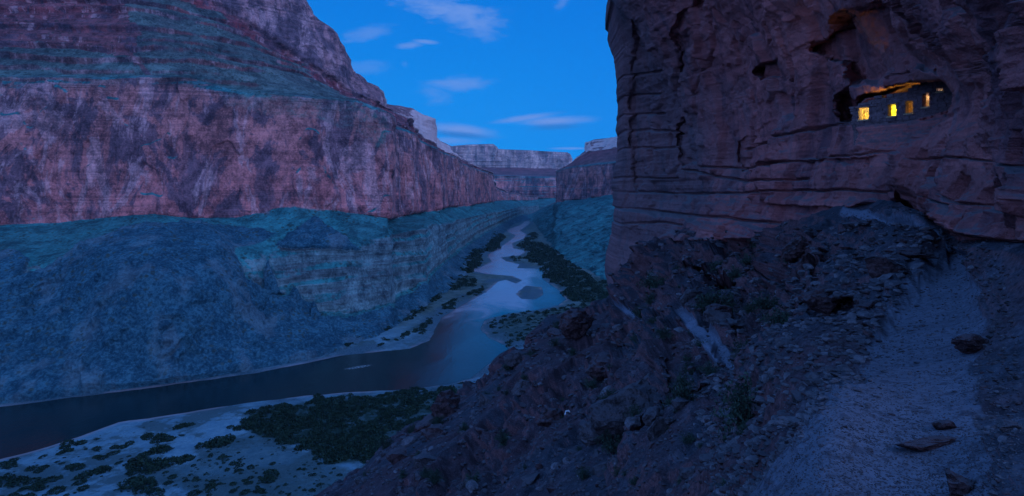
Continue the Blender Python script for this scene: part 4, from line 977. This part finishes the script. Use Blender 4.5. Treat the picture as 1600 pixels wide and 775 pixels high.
Vs = []; Fs = []; cnt = 0
for poly, N_, k_ in TH:
    xs = [p[0] for p in poly]; ys = [p[1] for p in poly]; n = 0; tries = 0
    while n < N_ and tries < N_ * 12:
        tries += 1; px = r.uniform(min(xs), max(xs)); py = r.uniform(min(ys), max(ys))
        px2 = px + 26 * (vnoise(np.array([px / 22]), np.array([py / 9.0]), np.array([2.5]))[0] - .5); py2 = py + 22 * (vnoise(np.array([px / 26]), np.array([py / 10.0]), np.array([8.5]))[0] - .5) * min(1, (py - 300) / 250)
        if not inpoly(px2, py2, poly): continue
        Y = H * FX / (py - HY); x = (px - CX) * Y / FX; z_, s2_ = floor_at(x, Y)
        if s2_ < 2: continue
        if vnoise(np.array([x / 14]), np.array([Y / 14.0 / max(1, Y / 900)]), np.array([.5]))[0] < .38 and r.rand() < .85: continue
        s_ = (1.2 + 3.6 * r.rand() ** 1.8) * k_ * min(max(Y / 650, .85), 2.4); V, F = lo[r.randint(5)]
        V = rotz(V * s_ * np.array([1, 1, r.uniform(.8, 1.3)]), r.uniform(0, 6.28)) + np.array([x, Y, z_ - .2]); Vs.append(V); Fs.append(F + cnt); cnt += len(V); n += 1
o = link('riverside_thicket', raw_mesh('riverside_thicket', np.concatenate(Vs), np.concatenate(Fs), False), M['leafd'])
tag(o, 'dark green tamarisk thicket along the banks of the river', 'thicket', kind='stuff')
hi_ = []
for i in range(5):
    V, F = bushV(80 + i, 260, .13); me = raw_mesh('bush', V, F, False); me.materials.append(M['leafd']); hi_.append(me)
FL = [(28, 757, 62, 20), (60, 740, 30, 12), (122, 735, 40, 12), (160, 720, 30, 9), (230, 738, 62, 16), (285, 728, 52, 15), (340, 700, 60, 14), (320, 705, 40, 13), (282, 672, 34, 9), (255, 693, 42, 9), (228, 690, 30, 8), (365, 676, 30, 9),
      (215, 765, 70, 20), (110, 700, 34, 8), (95, 712, 30, 7), (150, 750, 50, 13), (70, 770, 50, 15), (10, 735, 40, 12), (240, 715, 46, 12), (190, 702, 30, 8)]
for px, py, wpx, hpx in FL:
    Y = H * FX / (py - HY); x = (px - CX) * Y / FX; z_, _ = floor_at(x, Y)
    for q in range(3):
        o = bpy.data.objects.new('bush', hi_[r.randint(5)]); C.objects.link(o); s_ = wpx * Y / FX / 2
        o.location = (x + r.uniform(-.7, .7) * s_, Y + r.uniform(-.8, .8) * s_ * .6, z_ - .15); k_ = s_ * r.uniform(.35, .62); o.scale = (k_, k_, k_ * r.uniform(.6, .95)); o.rotation_euler = (0, 0, r.uniform(0, 6.28))
        tag(o, 'round dark bush standing on the pale sand flat beside the river', 'bush', 'bushes dotted over the sand flat')
n = 0
while n < 150:
    px, py = r.uniform(-20, 430), r.uniform(660, 800)
    Y = H * FX / (py - HY); x = (px - CX) * Y / FX; z_, s2_ = floor_at(x, Y)
    if s2_ < 12: continue
    o = bpy.data.objects.new('bush', hi_[r.randint(5)]); C.objects.link(o); k_ = (.6 + 3.2 * r.rand() ** 2.5) * (1.4 if py > 730 else 1); o.location = (x, Y, z_ - .1); o.scale = (k_ * r.uniform(.8, 1.5), k_, k_ * r.uniform(.5, .9)); o.rotation_euler = (0, 0, r.uniform(0, 6.28))
    tag(o, 'round dark bush standing on the pale sand flat beside the river', 'bush', 'bushes dotted over the sand flat'); n += 1

# ------------------------------------------------------------------ evening haze filling the canyon
hz = bpy.data.materials.new('haze_air'); hz.use_nodes = True; hn = NT(hz.node_tree); hn.n.clear()
pv = hn.new('ShaderNodeVolumePrincipled'); pv.inputs['Density'].default_value = HAZE; pv.inputs['Color'].default_value = (0.5, 0.8, 1.0, 1); pv.inputs['Anisotropy'].default_value = 0.2
ho = hn.new('ShaderNodeOutputMaterial'); hn.l.new(pv.outputs[0], ho.inputs['Volume'])
V = []; F = []; box(V, F, -9000, 9000, -400, 9800, -14, 1500)
o = link('haze', raw_mesh('haze', V[0], F[0], False), hz); tag(o, 'thin blue evening haze filling the canyon', 'haze', kind='stuff')
